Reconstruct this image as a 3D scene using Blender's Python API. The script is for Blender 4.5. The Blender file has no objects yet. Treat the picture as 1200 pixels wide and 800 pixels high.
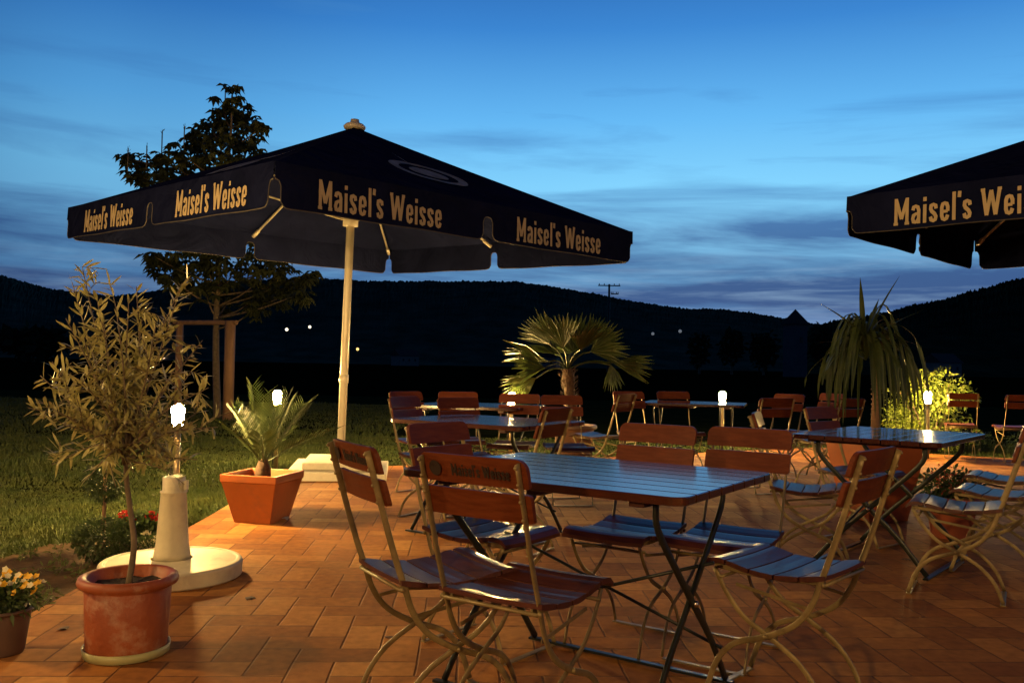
import bpy, math, random
import numpy as np
from mathutils import Vector, Matrix, Euler

random.seed(7); np.random.seed(7)
S = bpy.context.scene
COL = S.collection

# ------------------------------------------------------------------ camera
F_PX, YH, CAM_H, ROLL = 1030.0, 428.0, 1.10, 0.018
PITCH = math.atan((YH - 400) / F_PX)
cam_d = bpy.data.cameras.new('camera'); cam = bpy.data.objects.new('camera', cam_d); COL.objects.link(cam)
cam_d.sensor_width = 36.0; cam_d.lens = 36.0 * F_PX / 1200.0
cam_d.clip_start = 0.05; cam_d.clip_end = 8000
CAM_M = Matrix.Translation((0, 0, CAM_H)) @ Matrix.Rotation(math.pi/2 + PITCH, 4, 'X') @ Matrix.Rotation(ROLL, 4, 'Z')
cam.matrix_world = CAM_M
S.camera = cam

def ray(px, py):
    return (CAM_M.to_3x3() @ Vector(((px-600)/F_PX, -(py-400)/F_PX, -1.0)))
def gp(px, py, z=0.0):
    d = ray(px, py); t = (z - CAM_H) / d.z
    return Vector((d.x*t, d.y*t, z))
def dp(px, py, Y):
    d = ray(px, py); t = Y / d.y
    return Vector((d.x*t, Y, CAM_H + d.z*t))

# ------------------------------------------------------------------ view
S.view_settings.view_transform = 'Standard'; S.view_settings.look = 'None'
S.view_settings.gamma = 1.0; S.view_settings.exposure = 0.0
S.view_settings.use_curve_mapping = False
S.cycles.max_bounces = 6; S.cycles.sample_clamp_indirect = 3.0
S.cycles.caustics_reflective = False; S.cycles.caustics_refractive = False
S.cycles.use_light_tree = True

# ------------------------------------------------------------------ world: blue hour sky with cloud bands
def srgb(r, g, b):
    f = lambda c: (c/255/12.92) if c/255 <= .04045 else ((c/255+.055)/1.055)**2.4
    return (f(r), f(g), f(b), 1)
W = bpy.data.worlds.new('World'); S.world = W; W.use_nodes = True
nt = W.node_tree; nt.nodes.clear()
def N(t, **k):
    n = nt.nodes.new(t)
    for a, b in k.items(): setattr(n, a, b)
    return n
L = nt.links.new
def mth(op, a, b=None, clamp=False):
    n = N('ShaderNodeMath', operation=op); n.use_clamp = clamp
    for i, v in enumerate((a, b)):
        if v is None: continue
        if isinstance(v, (int, float)): n.inputs[i].default_value = v
        else: L(v, n.inputs[i])
    return n.outputs[0]
def ramp(fac, stops, interp='LINEAR'):
    n = N('ShaderNodeValToRGB'); n.color_ramp.interpolation = interp
    e = n.color_ramp.elements
    while len(e) > 1: e.remove(e[-1])
    e[0].position, e[0].color = stops[0][0], stops[0][1]
    for p, c in stops[1:]:
        x = e.new(p); x.color = c
    L(fac, n.inputs[0]); return n.outputs[0]
def mixc(f, a, b, bt='MIX'):
    n = N('ShaderNodeMix', data_type='RGBA', blend_type=bt)
    if isinstance(f, (int, float)): n.inputs[0].default_value = f
    else: L(f, n.inputs[0])
    for i, v in ((6, a), (7, b)):
        if isinstance(v, tuple): n.inputs[i].default_value = v
        else: L(v, n.inputs[i])
    return n.outputs[2]
tc = N('ShaderNodeTexCoord'); sep = N('ShaderNodeSeparateXYZ'); L(tc.outputs['Generated'], sep.inputs[0])
X, Y, Z = sep.outputs
zz = mth('MAXIMUM', Z, 0.0)
az = mth('ARCTAN2', X, Y)                       # 0 straight ahead, + to the right
# clear sky colour by height: brightest some 12 degrees up, darkening to the zenith
base = ramp(zz, [(0.0, srgb(70, 108, 160)), (0.06, srgb(96, 150, 204)), (0.14, srgb(134, 206, 246)),
                 (0.20, srgb(132, 212, 255)), (0.27, srgb(102, 186, 246)), (0.36, srgb(60, 136, 212)), (0.42, srgb(44, 108, 184)), (0.6, srgb(22, 58, 108)), (1.0, srgb(10, 28, 58))])
# afterglow is to the right of the middle; the sky is darker to the left and behind
da = mth('ABSOLUTE', mth('SUBTRACT', az, 0.22))
fall = ramp(mth('DIVIDE', da, 3.2), [(0.0, (1, 1, 1, 1)), (0.09, (.93, .95, .97, 1)), (0.20, (.62, .68, .74, 1)), (0.28, (.30, .38, .48, 1)), (0.45, (.10, .13, .19, 1)), (1, (.05, .07, .11, 1))], 'EASE')
base = mixc(1.0, base, fall, 'MULTIPLY')
# stretched cloud noise
proj = N('ShaderNodeCombineXYZ')
L(mth('MULTIPLY', az, 3.2), proj.inputs[0]); L(mth('MULTIPLY', mth('ADD', zz, mth('MULTIPLY', az, 0.035)), 26.0), proj.inputs[1]); proj.inputs[2].default_value = 3.1
n1 = N('ShaderNodeTexNoise'); n1.inputs['Scale'].default_value = 1.0; n1.inputs['Detail'].default_value = 7; n1.inputs['Roughness'].default_value = .56
n1.inputs['Distortion'].default_value = .35
L(proj.outputs[0], n1.inputs['Vector'])
proj2 = N('ShaderNodeCombineXYZ')
L(mth('MULTIPLY', az, 5.0), proj2.inputs[0]); L(mth('MULTIPLY', zz, 60.0), proj2.inputs[1]); proj2.inputs[2].default_value = 9.7
n2 = N('ShaderNodeTexNoise'); n2.inputs['Scale'].default_value = 1.0; n2.inputs['Detail'].default_value = 6; n2.inputs['Roughness'].default_value = .6
n2.inputs['Distortion'].default_value = .5
L(proj2.outputs[0], n2.inputs['Vector'])
# dark bank low down (dense under ~8.5 degrees), thin veils above
band = ramp(zz, [(0.0, (.75,)*3+(1,)), (0.045, (.66,)*3+(1,)), (0.09, (.86,)*3+(1,)), (0.145, (.80,)*3+(1,)), (0.185, (.36,)*3+(1,)), (0.26, (.22,)*3+(1,)), (0.34, (0, 0, 0, 1))], 'EASE')
m1 = mth('MULTIPLY', mth('ADD', mth('SUBTRACT', n1.outputs[0], 0.62), mth('MULTIPLY', band, 0.46)), 3.3, clamp=True)
m1 = mth('MULTIPLY', m1, 0.95)
bankcol = ramp(zz, [(0.0, srgb(54, 80, 132)), (0.05, srgb(52, 82, 134)), (0.10, srgb(50, 84, 138)), (0.16, srgb(66, 112, 168)), (0.2, srgb(88, 150, 204)), (0.3, srgb(72, 140, 206))])
bankfall = mixc(0.75, (1, 1, 1, 1), fall)
bankcol = mixc(1.0, bankcol, bankfall, 'MULTIPLY')
c = mixc(m1, base, bankcol)
# bright pale streaks close to the hills
lowb = ramp(zz, [(0.03, (0, 0, 0, 1)), (0.062, (.8,)*3+(1,)), (0.10, (.75,)*3+(1,)), (0.135, (.1,)*3+(1,)), (0.2, (0, 0, 0, 1))], 'EASE')
m2 = mth('MULTIPLY', mth('MULTIPLY', mth('SUBTRACT', n2.outputs[0], 0.47), 3.2, clamp=True), lowb, clamp=True)
c = mixc(mth('MULTIPLY', m2, 0.75), c, mixc(1.0, srgb(158, 192, 222), fall, 'MULTIPLY'))
# slight pink rim just above the ridge
m3 = mth('MULTIPLY', ramp(zz, [(0.03, (.0,)*3+(1,)), (0.055, (.5,)*3+(1,)), (0.075, (0, 0, 0, 1))]), mth('MULTIPLY', mth('SUBTRACT', n2.outputs[0], .42), 3, clamp=True), clamp=True)
c = mixc(m3, c, mixc(1.0, srgb(104, 112, 160), fall, 'MULTIPLY'))
# faint physical dusk sky underneath everything
sky = N('ShaderNodeTexSky', sky_type='NISHITA'); sky.sun_disc = False
sky.sun_elevation = math.radians(-4); sky.sun_rotation = math.radians(12); sky.altitude = 300
c = mixc(0.06, c, sky.outputs[0], 'ADD')
bg = N('ShaderNodeBackground'); bg.inputs[1].default_value = 1.0; L(c, bg.inputs[0])
wo = N('ShaderNodeOutputWorld'); L(bg.outputs[0], wo.inputs[0])

# ------------------------------------------------------------------ the restaurant's terrace lights behind the camera
def lamp(name, loc, power, color, r):
    d = bpy.data.lights.new(name, 'POINT'); d.energy = power; d.color = color; d.shadow_soft_size = r
    o = bpy.data.objects.new(name, d); o.location = loc; COL.objects.link(o); return o
WARM = (1.0, 0.60, 0.21)
lamp('terrace_wall_light', (-4.7, 3.4, 2.1), 420, WARM, .08)
lamp('terrace_wall_light', (-2.8, -2.8, 2.5), 700, WARM, .12)
lamp('terrace_wall_light', (4.2, -2.8, 2.5), 430, WARM, .12)

# ------------------------------------------------------------------ materials
MATS = {}
def mat(name, col, rough=.6, metal=0.0, var=0.25, scale=8.0, bump=0.0, bscale=None, coat=0.0, spec=.5, col2=None, stretch=None, trans=0.0, stain=None):
    if name in MATS: return MATS[name]
    m = bpy.data.materials.new(name); m.use_nodes = True
    t = m.node_tree; b = t.nodes['Principled BSDF']
    tcn = t.nodes.new('ShaderNodeTexCoord'); mp = t.nodes.new('ShaderNodeMapping'); t.links.new(tcn.outputs['Object'], mp.inputs[0])
    if stretch: mp.inputs['Scale'].default_value = stretch
    no = t.nodes.new('ShaderNodeTexNoise'); no.inputs['Scale'].default_value = scale; no.inputs['Detail'].default_value = 6; no.inputs['Roughness'].default_value = .62
    t.links.new(mp.outputs[0], no.inputs['Vector'])
    r = t.nodes.new('ShaderNodeValToRGB')
    a = tuple(c*(1-var) for c in col[:3])+(1,); z = (tuple(min(1, c*(1+var)) for c in col[:3])+(1,)) if col2 is None else tuple(col2[:3])+(1,)
    if col2 is not None: a = tuple(col[:3])+(1,)
    r.color_ramp.elements[0].position = .32; r.color_ramp.elements[1].position = .68
    r.color_ramp.elements[0].color = a; r.color_ramp.elements[1].color = z
    t.links.new(no.outputs[0], r.inputs[0]); t.links.new(r.outputs[0], b.inputs['Base Color'])
    b.inputs['Metallic'].default_value = metal
    b.inputs['Specular IOR Level'].default_value = spec
    if stain:
        ns = t.nodes.new('ShaderNodeTexNoise'); ns.inputs['Scale'].default_value = stain[2]; ns.inputs['Detail'].default_value = 8; ns.inputs['Roughness'].default_value = .7; t.links.new(mp.outputs[0], ns.inputs['Vector'])
        rs_ = t.nodes.new('ShaderNodeValToRGB'); rs_.color_ramp.elements[0].position = .52; rs_.color_ramp.elements[1].position = .72
        rs_.color_ramp.elements[0].color = (0, 0, 0, 1); rs_.color_ramp.elements[1].color = (stain[1],)*3+(1,); t.links.new(ns.outputs[0], rs_.inputs[0])
        ms = t.nodes.new('ShaderNodeMix'); ms.data_type = 'RGBA'; t.links.new(rs_.outputs[0], ms.inputs[0]); t.links.new(r.outputs[0], ms.inputs[6]); ms.inputs[7].default_value = tuple(stain[0])+(1,)
        t.links.new(ms.outputs[2], b.inputs['Base Color'])
    mr = t.nodes.new('ShaderNodeMapRange'); mr.inputs['To Min'].default_value = max(.03, rough*.8); mr.inputs['To Max'].default_value = min(1, rough*1.2)
    t.links.new(no.outputs[0], mr.inputs[0]); t.links.new(mr.outputs[0], b.inputs['Roughness'])
    if coat: b.inputs['Coat Weight'].default_value = coat; b.inputs['Coat Roughness'].default_value = .12
    if bump:
        n2 = t.nodes.new('ShaderNodeTexNoise'); n2.inputs['Scale'].default_value = bscale or scale*4; n2.inputs['Detail'].default_value = 5
        t.links.new(mp.outputs[0], n2.inputs['Vector'])
        bp = t.nodes.new('ShaderNodeBump'); bp.inputs['Strength'].default_value = bump; bp.inputs['Distance'].default_value = .01
        t.links.new(n2.outputs[0], bp.inputs['Height']); t.links.new(bp.outputs[0], b.inputs['Normal'])
    if trans:
        out = t.nodes['Material Output']; tr = t.nodes.new('ShaderNodeBsdfTranslucent'); mx = t.nodes.new('ShaderNodeMixShader')
        mx.inputs[0].default_value = trans; t.links.new(r.outputs[0], tr.inputs[0]); t.links.new(b.outputs[0], mx.inputs[1]); t.links.new(tr.outputs[0], mx.inputs[2])
        t.links.new(mx.outputs[0], out.inputs['Surface'])
    MATS[name] = m; return m
def fabric(m):
    t = m.node_tree; b = t.nodes['Principled BSDF']; tcn = t.nodes.new('ShaderNodeTexCoord')
    a = t.nodes.new('ShaderNodeTexNoise'); a.inputs['Scale'].default_value = 2.2; a.inputs['Distortion'].default_value = 1.4; a.inputs['Detail'].default_value = 3; t.links.new(tcn.outputs['Object'], a.inputs['Vector'])
    c = t.nodes.new('ShaderNodeTexNoise'); c.inputs['Scale'].default_value = 180; t.links.new(tcn.outputs['Object'], c.inputs['Vector'])
    b1 = t.nodes.new('ShaderNodeBump'); b1.inputs['Strength'].default_value = .55; b1.inputs['Distance'].default_value = .12; t.links.new(a.outputs[0], b1.inputs['Height'])
    b2 = t.nodes.new('ShaderNodeBump'); b2.inputs['Strength'].default_value = .3; b2.inputs['Distance'].default_value = .002; t.links.new(c.outputs[0], b2.inputs['Height']); t.links.new(b1.outputs[0], b2.inputs['Normal'])
    t.links.new(b2.outputs[0], b.inputs['Normal'])
def emis(name, col, strength):
    m = bpy.data.materials.new(name); m.use_nodes = True; b = m.node_tree.nodes['Principled BSDF']
    b.inputs['Base Color'].default_value = (.8, .8, .75, 1); b.inputs['Emission Color'].default_value = tuple(col)+(1,); b.inputs['Emission Strength'].default_value = strength
    MATS[name] = m; return m

WOOD = mat('varnished_wood', (.095, .020, .006), rough=.46, col2=(.155, .038, .012), scale=5, stretch=(2, 14, 14), bump=.08, bscale=20, coat=.0, spec=.22)
WOODS = mat('seat_varnish', (.045, .010, .006), rough=.44, col2=(.085, .020, .010), scale=5, stretch=(2, 14, 14), bump=.06, bscale=20, coat=.12)
WOODT = mat('table_varnish', (.040, .009, .005), rough=.22, col2=(.070, .017, .009), scale=5, stretch=(2, 14, 14), bump=.04, bscale=20, coat=1.0)
FRAME = mat('chair_steel', (.24, .18, .08), rough=.45, metal=.3, var=.28, scale=14, bump=.1, stain=((.16, .09, .04), .7, 22))
TSTEEL = mat('table_steel', (.018, .022, .018), rough=.35, metal=.3, var=.3, scale=20)
BOLT = mat('bolt_steel', (.6, .58, .52), rough=.25, metal=1, var=.1)
INK = mat('burnt_lettering', (.02, .01, .006), rough=.6, var=.1)
CANVAS = mat('navy_canvas', (.0085, .011, .036), rough=.95, var=.22, scale=3, bump=.15, bscale=60, spec=.0)
PIPING = mat('canvas_piping', (.055, .048, .045), rough=.7, var=.1)
LETTER = mat('printed_lettering', (.52, .40, .22), rough=.75, var=.12, scale=9)
EMBLEM = mat('faded_print', (.17, .165, .17), rough=.8, var=.5, scale=9)
POLE = mat('pale_pole', (.60, .54, .42), rough=.32, var=.08, scale=5)
CREAM = mat('cream_concrete', (.68, .61, .42), rough=.5, var=.10, scale=6, bump=.12, bscale=40, stain=((.36, .29, .18), .5, 8))
SLABM = mat('pale_slab', (.60, .55, .45), rough=.8, var=.15, scale=6, bump=.2, bscale=50, stain=((.25, .21, .15), .6, 6))
TERRA = mat('terracotta', (.25, .055, .016), rough=.55, col2=(.36, .095, .032), scale=6, bump=.25, bscale=50, stain=((.55, .38, .26), .55, 9))
TERRAO = mat('orange_plastic', (.50, .125, .025), rough=.5, var=.14, scale=4, stain=((.30, .10, .04), .6, 7))
TERRAD = mat('dull_terracotta', (.33, .085, .04), rough=.6, var=.15, scale=6)
TAUPE = mat('taupe_pot', (.15, .10, .08), rough=.5, var=.12, scale=5)
SAUCER = mat('olive_saucer', (.42, .40, .18), rough=.45, var=.12, scale=10)
SOIL = mat('potting_soil', (.012, .008, .006), rough=.95, col2=(.04, .026, .018), scale=50, bump=1.0, bscale=60)
BARK = mat('grey_bark', (.16, .12, .075), rough=.85, var=.3, scale=20, bump=.5, bscale=40)
BARKR = mat('stake_wood', (.30, .17, .09), rough=.8, var=.2, scale=12, stretch=(1, 1, .2), bump=.3)
TRUNKF = mat('fibrous_trunk', (.075, .040, .022), rough=.95, var=.45, scale=30, bump=.9, bscale=40)
OLIVE = mat('olive_leaf', (.22, .21, .065), rough=.34, col2=(.55, .50, .21), scale=22, trans=.25)
PALMG = mat('palm_leaf', (.020, .034, .008), rough=.4, col2=(.055, .070, .018), scale=8, trans=.3)
DATEG = mat('date_frond', (.035, .065, .016), rough=.5, col2=(.085, .11, .03), scale=10, trans=.2)
YUCG = mat('strap_leaf', (.035, .06, .014), rough=.35, col2=(.08, .10, .03), scale=6, trans=.2)
BUSHG = mat('bush_leaf', (.10, .15, .015), rough=.5, col2=(.22, .28, .04), scale=9, trans=.3)
BOXG = mat('box_leaf', (.018, .040, .010), rough=.6, col2=(.045, .075, .018), scale=18, trans=.15)
TREEG = mat('chestnut_leaf', (.022, .032, .010), rough=.6, col2=(.05, .06, .02), scale=3, trans=.15)
FLG = mat('flower_foliage', (.04, .075, .02), rough=.6, col2=(.08, .12, .03), scale=25, trans=.2)
YEL = mat('yellow_petal', (.75, .42, .02), rough=.6, var=.15, scale=40, trans=.2)
WHT = mat('cream_petal', (.75, .68, .45), rough=.6, var=.1, scale=40, trans=.2)
RED = mat('red_petal', (.55, .015, .012), rough=.6, var=.2, scale=40, trans=.15)
GRASS = mat('grass_blade', (.034, .062, .009), rough=.7, col2=(.082, .098, .018), scale=2.2, trans=.2)
LAMPM = mat('lamp_post_metal', (.40, .30, .17), rough=.3, metal=.7, var=.15, scale=10)
DARKM = mat('dark_metal', (.02, .02, .022), rough=.5, metal=.4, var=.2)
BULB = emis('lit_lamp_glass', (1.0, .62, .20), 1700)
FARL = emis('far_lamp_glow', (1.0, .86, .62), 2.2)
FARO = emis('far_lamp_orange', (1.0, .62, .18), 2.0)
FARD = emis('far_lamp_dim', (.75, .8, .85), .16)

fabric(CANVAS); fabric(EMBLEM)
# ------------------------------------------------------------------ mesh helpers
class MB:
    def __init__(s): s.v = []; s.f = []
    def add(s, vs, fs, M=None):
        o = len(s.v)
        s.v += [tuple((M @ Vector(v)) if M is not None else v) for v in vs]
        s.f += [tuple(o+i for i in f) for f in fs]
    def box(s, c, size, R=None, taper=1.0):
        hx, hy, hz = (q/2 for q in size); vs = []
        for z in (-hz, hz):
            k = taper if z > 0 else 1
            for x, y in ((-hx, -hy), (hx, -hy), (hx, hy), (-hx, hy)):
                v = Vector((x*k, y*k, z)); v = (R @ v) if R is not None else v
                vs.append(tuple(v + Vector(c)))
        s.add(vs, [(3, 2, 1, 0), (4, 5, 6, 7), (0, 1, 5, 4), (1, 2, 6, 5), (2, 3, 7, 6), (3, 0, 4, 7)])
    def tube(s, pts, r, n=8, caps=True):
        pts = [Vector(p) for p in pts]; rs = r if isinstance(r, (list, tuple)) else [r]*len(pts)
        o = len(s.v); prev = None
        for i, p in enumerate(pts):
            t = (pts[min(i+1, len(pts)-1)] - pts[max(i-1, 0)]).normalized()
            if prev is None: u = t.orthogonal().normalized()
            else:
                u = prev - t*prev.dot(t)
                u = u.normalized() if u.length > 1e-6 else t.orthogonal().normalized()
            prev = u; w = t.cross(u)
            for k in range(n):
                a = 2*math.pi*k/n; s.v.append(tuple(p + (u*math.cos(a)+w*math.sin(a))*rs[i]))
        for i in range(len(pts)-1):
            for k in range(n):
                a = o+i*n+k; b = o+i*n+(k+1) % n; s.f.append((a, b, b+n, a+n))
        if caps:
            s.f.append(tuple(o+k for k in reversed(range(n)))); e = o+(len(pts)-1)*n; s.f.append(tuple(e+k for k in range(n)))
    def bar(s, pts, W, w, t):
        """flat bar with rounded edges swept along pts; W = direction of the thickness"""
        pts = [Vector(p) for p in pts]; W = Vector(W).normalized(); o = len(s.v)
        sec = [(-.5, -.3), (-.38, -.5), (.38, -.5), (.5, -.3), (.5, .3), (.38, .5), (-.38, .5), (-.5, .3)]; n = 8
        for i, p in enumerate(pts):
            T = (pts[min(i+1, len(pts)-1)] - pts[max(i-1, 0)]).normalized(); U = T.cross(W).normalized(); Wn = U.cross(T)
            for a, b in sec: s.v.append(tuple(p + U*a*w + Wn*b*t))
        for i in range(len(pts)-1):
            for k in range(n):
                a = o+i*n+k; b = o+i*n+(k+1) % n; s.f.append((a, b, b+n, a+n))
        s.f.append(tuple(o+k for k in reversed(range(n)))); e = o+(len(pts)-1)*n; s.f.append(tuple(e+k for k in range(n)))
    def lathe(s, prof, n=40, c=(0, 0, 0)):
        o = len(s.v); c = Vector(c)
        for r, z in prof:
            for k in range(n):
                a = 2*math.pi*k/n; s.v.append((c.x+r*math.cos(a), c.y+r*math.sin(a), c.z+z))
        for i in range(len(prof)-1):
            for k in range(n):
                a = o+i*n+k; b = o+i*n+(k+1) % n; s.f.append((a, b, b+n, a+n))
        s.f.append(tuple(o+k for k in reversed(range(n)))); e = o+(len(prof)-1)*n; s.f.append(tuple(e+k for k in range(n)))
    def sphere(s, c, r, n=8, m=6, sq=1.0):
        prof = [(max(.001, r*math.sin(math.pi*i/m)), -r*sq*math.cos(math.pi*i/m)) for i in range(m+1)]
        s.lathe(prof, n, c)
    def leaf(s, p, d, nrm, l, w, droop=0.0):
        p = Vector(p); d = Vector(d).normalized(); sd = d.cross(Vector(nrm)); sd = sd.normalized() if sd.length > 1e-5 else d.orthogonal().normalized()
        up = sd.cross(d); mid = p + d*l*.45 + up*w*.12; tip = p + d*l + Vector((0, 0, -droop*l))
        o = len(s.v); s.v += [tuple(p), tuple(mid+sd*w/2), tuple(tip), tuple(mid-sd*w/2)]; s.f.append((o, o+1, o+2)); s.f.append((o, o+2, o+3))
    def oval(s, p, d, nrm, l, w, bend=0.0):
        p = Vector(p); d = Vector(d).normalized(); sd = d.cross(Vector(nrm)); sd = sd.normalized() if sd.length > 1e-5 else d.orthogonal().normalized()
        up = sd.cross(d); o = len(s.v)
        for u, k in ((0, .12), (.3, .9), (.7, .85), (1, .12)):
            c = p + d*l*u + up*(-bend*l*u*u)
            s.v += [tuple(c+sd*w*.5*k+up*w*.12*k), tuple(c-sd*w*.5*k+up*w*.12*k)]
        for i in range(3): a = o+2*i; s.f.append((a, a+1, a+3, a+2))
    def build(s, name, material, parent=None, smooth=False, bevel=0.0, solid=0.0, loc=None, rz=None):
        me = bpy.data.meshes.new(name); me.from_pydata(s.v, [], s.f); me.update()
        me.materials.append(material)
        if smooth: me.polygons.foreach_set('use_smooth', [True]*len(me.polygons))
        o = bpy.data.objects.new(name, me); COL.objects.link(o)
        if parent: o.parent = parent
        if loc is not None: o.location = loc
        if rz is not None: o.rotation_euler = (0, 0, rz)
        if solid: m = o.modifiers.new('s', 'SOLIDIFY'); m.thickness = solid; m.offset = 0
        if bevel: m = o.modifiers.new('b', 'BEVEL'); m.width = bevel; m.segments = 2; m.limit_method = 'ANGLE'
        return o
def smooth_by_angle(o, ang=35):
    try: o.data.shade_auto_smooth  # noqa
    except Exception: pass
    return o
def thing(name, label, cat, loc=(0, 0, 0), rz=0.0, group=None):
    o = bpy.data.objects.new(name, None); COL.objects.link(o); o.location = loc; o.rotation_euler = (0, 0, rz)
    o.empty_display_size = .1
    o['label'] = label; o['category'] = cat
    if group: o['group'] = group
    return o
def tag(o, label=None, cat=None, group=None, kind=None):
    if label: o['label'] = label
    if cat: o['category'] = cat
    if group: o['group'] = group
    if kind: o['kind'] = kind
    return o
def kids(o): return [x for x in COL.objects if x.parent == o]
def copy_tree(src, label=None, loc=None, rz=None, drop=()):
    def cp(o, par):
        c_ = o.copy(); COL.objects.link(c_)
        if par: c_.parent = par
        for k in KM.get(o.name, []):
            if k.name.split('.')[0] not in drop: cp(k, c_)
        return c_
    KM = {}
    for x in list(COL.objects):
        if x.parent: KM.setdefault(x.parent.name, []).append(x)
    r = cp(src, None)
    if label: r['label'] = label
    if loc is not None: r.location = loc
    if rz is not None: r.rotation_euler = (0, 0, rz)
    return r
def bez(pts, n=8):
    """smooth curve through points (Catmull-Rom)"""
    P = [Vector(p) for p in pts]; P = [P[0]*2-P[1]] + P + [P[-1]*2-P[-2]]; out = []
    for i in range(1, len(P)-2):
        for k in range(n):
            t = k/n; a, b, c_, d = P[i-1], P[i], P[i+1], P[i+2]
            out.append(.5*((2*b)+(-a+c_)*t+(2*a-5*b+4*c_-d)*t*t+(-a+3*b-3*c_+d)*t**3))
    out.append(P[-2]); return out
GLY = {
 'M': (.70, [[(.10, 0), (.10, 1)], [(.10, .98), (.35, .22)], [(.35, .22), (.60, .98)], [(.60, 1), (.60, 0)], [(0, .045), (.20, .045)], [(.50, .045), (.70, .045)]]),
 'W': (.84, [[(.08, 1), (.24, .05)], [(.24, .05), (.42, .92)], [(.42, .92), (.60, .05)], [(.60, .05), (.76, 1)], [(0, .955), (.17, .955)], [(.67, .955), (.84, .955)]]),
 'a': (.44, [[(.35, 0), (.35, .48), (.31, .60), (.21, .65), (.12, .61), (.09, .50)], [(.35, .37), (.22, .36), (.12, .30), (.09, .18), (.12, .08), (.20, .05), (.29, .09), (.35, .18)]]),
 'i': (.20, [[(.10, 0), (.10, .68)], [(.10, .80), (.10, .95)]]),
 'l': (.20, [[(.10, 0), (.10, 1.02)]]),
 's': (.40, [[(.32, .48), (.30, .59), (.20, .645), (.10, .60), (.085, .49), (.13, .40), (.26, .29), (.315, .19), (.29, .09), (.20, .04), (.11, .09), (.08, .20)]]),
 'e': (.43, [[(.09, .345), (.34, .345)], [(.345, .345), (.345, .50), (.30, .61), (.215, .65), (.13, .61), (.09, .50), (.09, .20), (.13, .09), (.215, .045), (.30, .09), (.345, .21)]]),
 "'": (.10, [[(.06, 1.02), (.04, .80)]]), ' ': (.20, []),
}
def text_mesh(txt, height, xs, M, name, material, parent, ext=.002, off=.0, sw=.145):
    """bold condensed lettering drawn with strokes; M maps (x right, y up, z out); origin at the middle of the text"""
    total = sum(GLY[c][0] for c in txt) + .075*(len(txt)-1); x0 = -total/2; mb = MB(); ns = 0
    for c in txt:
        w, strokes = GLY[c]
        for st in strokes:
            P2 = [Vector((x0+x, y-.5)) for x, y in st]; n = len(P2); ns += 1; o = len(mb.v); zo = ext+.00006*(ns % 7)
            for i, p in enumerate(P2):
                a = (P2[i]-P2[i-1]).normalized() if i else (P2[1]-P2[0]).normalized(); b = (P2[i+1]-P2[i]).normalized() if i < n-1 else a
                t_ = (a+b).normalized(); nn = Vector((-t_.y, t_.x)); k = min(1.4, 1/max(.5, nn.dot(Vector((-a.y, a.x)))))
                hwid = sw/2*(1.0 if abs(t_.y) > .6 else .72)
                for z in (zo, 0):
                    for sg in (1, -1):
                        q = p+nn*sg*hwid*k; mb.v.append(tuple(M @ Vector((q.x*height*xs, q.y*height, z))))
            for i in range(n-1):
                a = o+4*i; b = a+4
                mb.f += [(a, a+1, b+1, b), (a+2, b+2, b+3, a+3), (a, b, b+2, a+2), (a+1, a+3, b+3, b+1)]
            a = o; mb.f.append((a, a+2, a+3, a+1)); a = o+4*(n-1); mb.f.append((a, a+1, a+3, a+2))
        x0 += w+.075
    o = mb.build(name, material, parent); return o

# ------------------------------------------------------------------ ground
def sheet(name, poly, z, material, kind='structure', thick=0.0):
    mb = MB(); n = len(poly)
    mb.add([(x, y, z) for x, y in poly], [tuple(range(n))])
    if thick:
        o = len(mb.v); mb.add([(x, y, z-thick) for x, y in poly], [])
        for i in range(n): mb.f.append((i, o+i, o+(i+1) % n, (i+1) % n))
    return tag(mb.build(name, material), kind=kind)
fieldm = mat('dark_field', (.002, .0035, .0015), rough=.95, col2=(.007, .010, .004), scale=.02, stretch=(.25, 1.6, 1), spec=0)
sheet('field', [(-4000, -40), (4000, -40), (4000, 5000), (-4000, 5000)], -.12, fieldm)
lawnm = mat('lawn_soil', (.012, .018, .006), rough=.95, col2=(.028, .032, .011), scale=1.4, bump=.6, bscale=40, spec=0)
sheet('lawn_ground', [(-22, -6), (24, -6), (24, 30), (-22, 30)], -.035, lawnm)
bedm = mat('bed_soil', (.035, .022, .010), rough=.95, col2=(.095, .055, .026), scale=9, bump=1.0, bscale=35, spec=.1)
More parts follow.
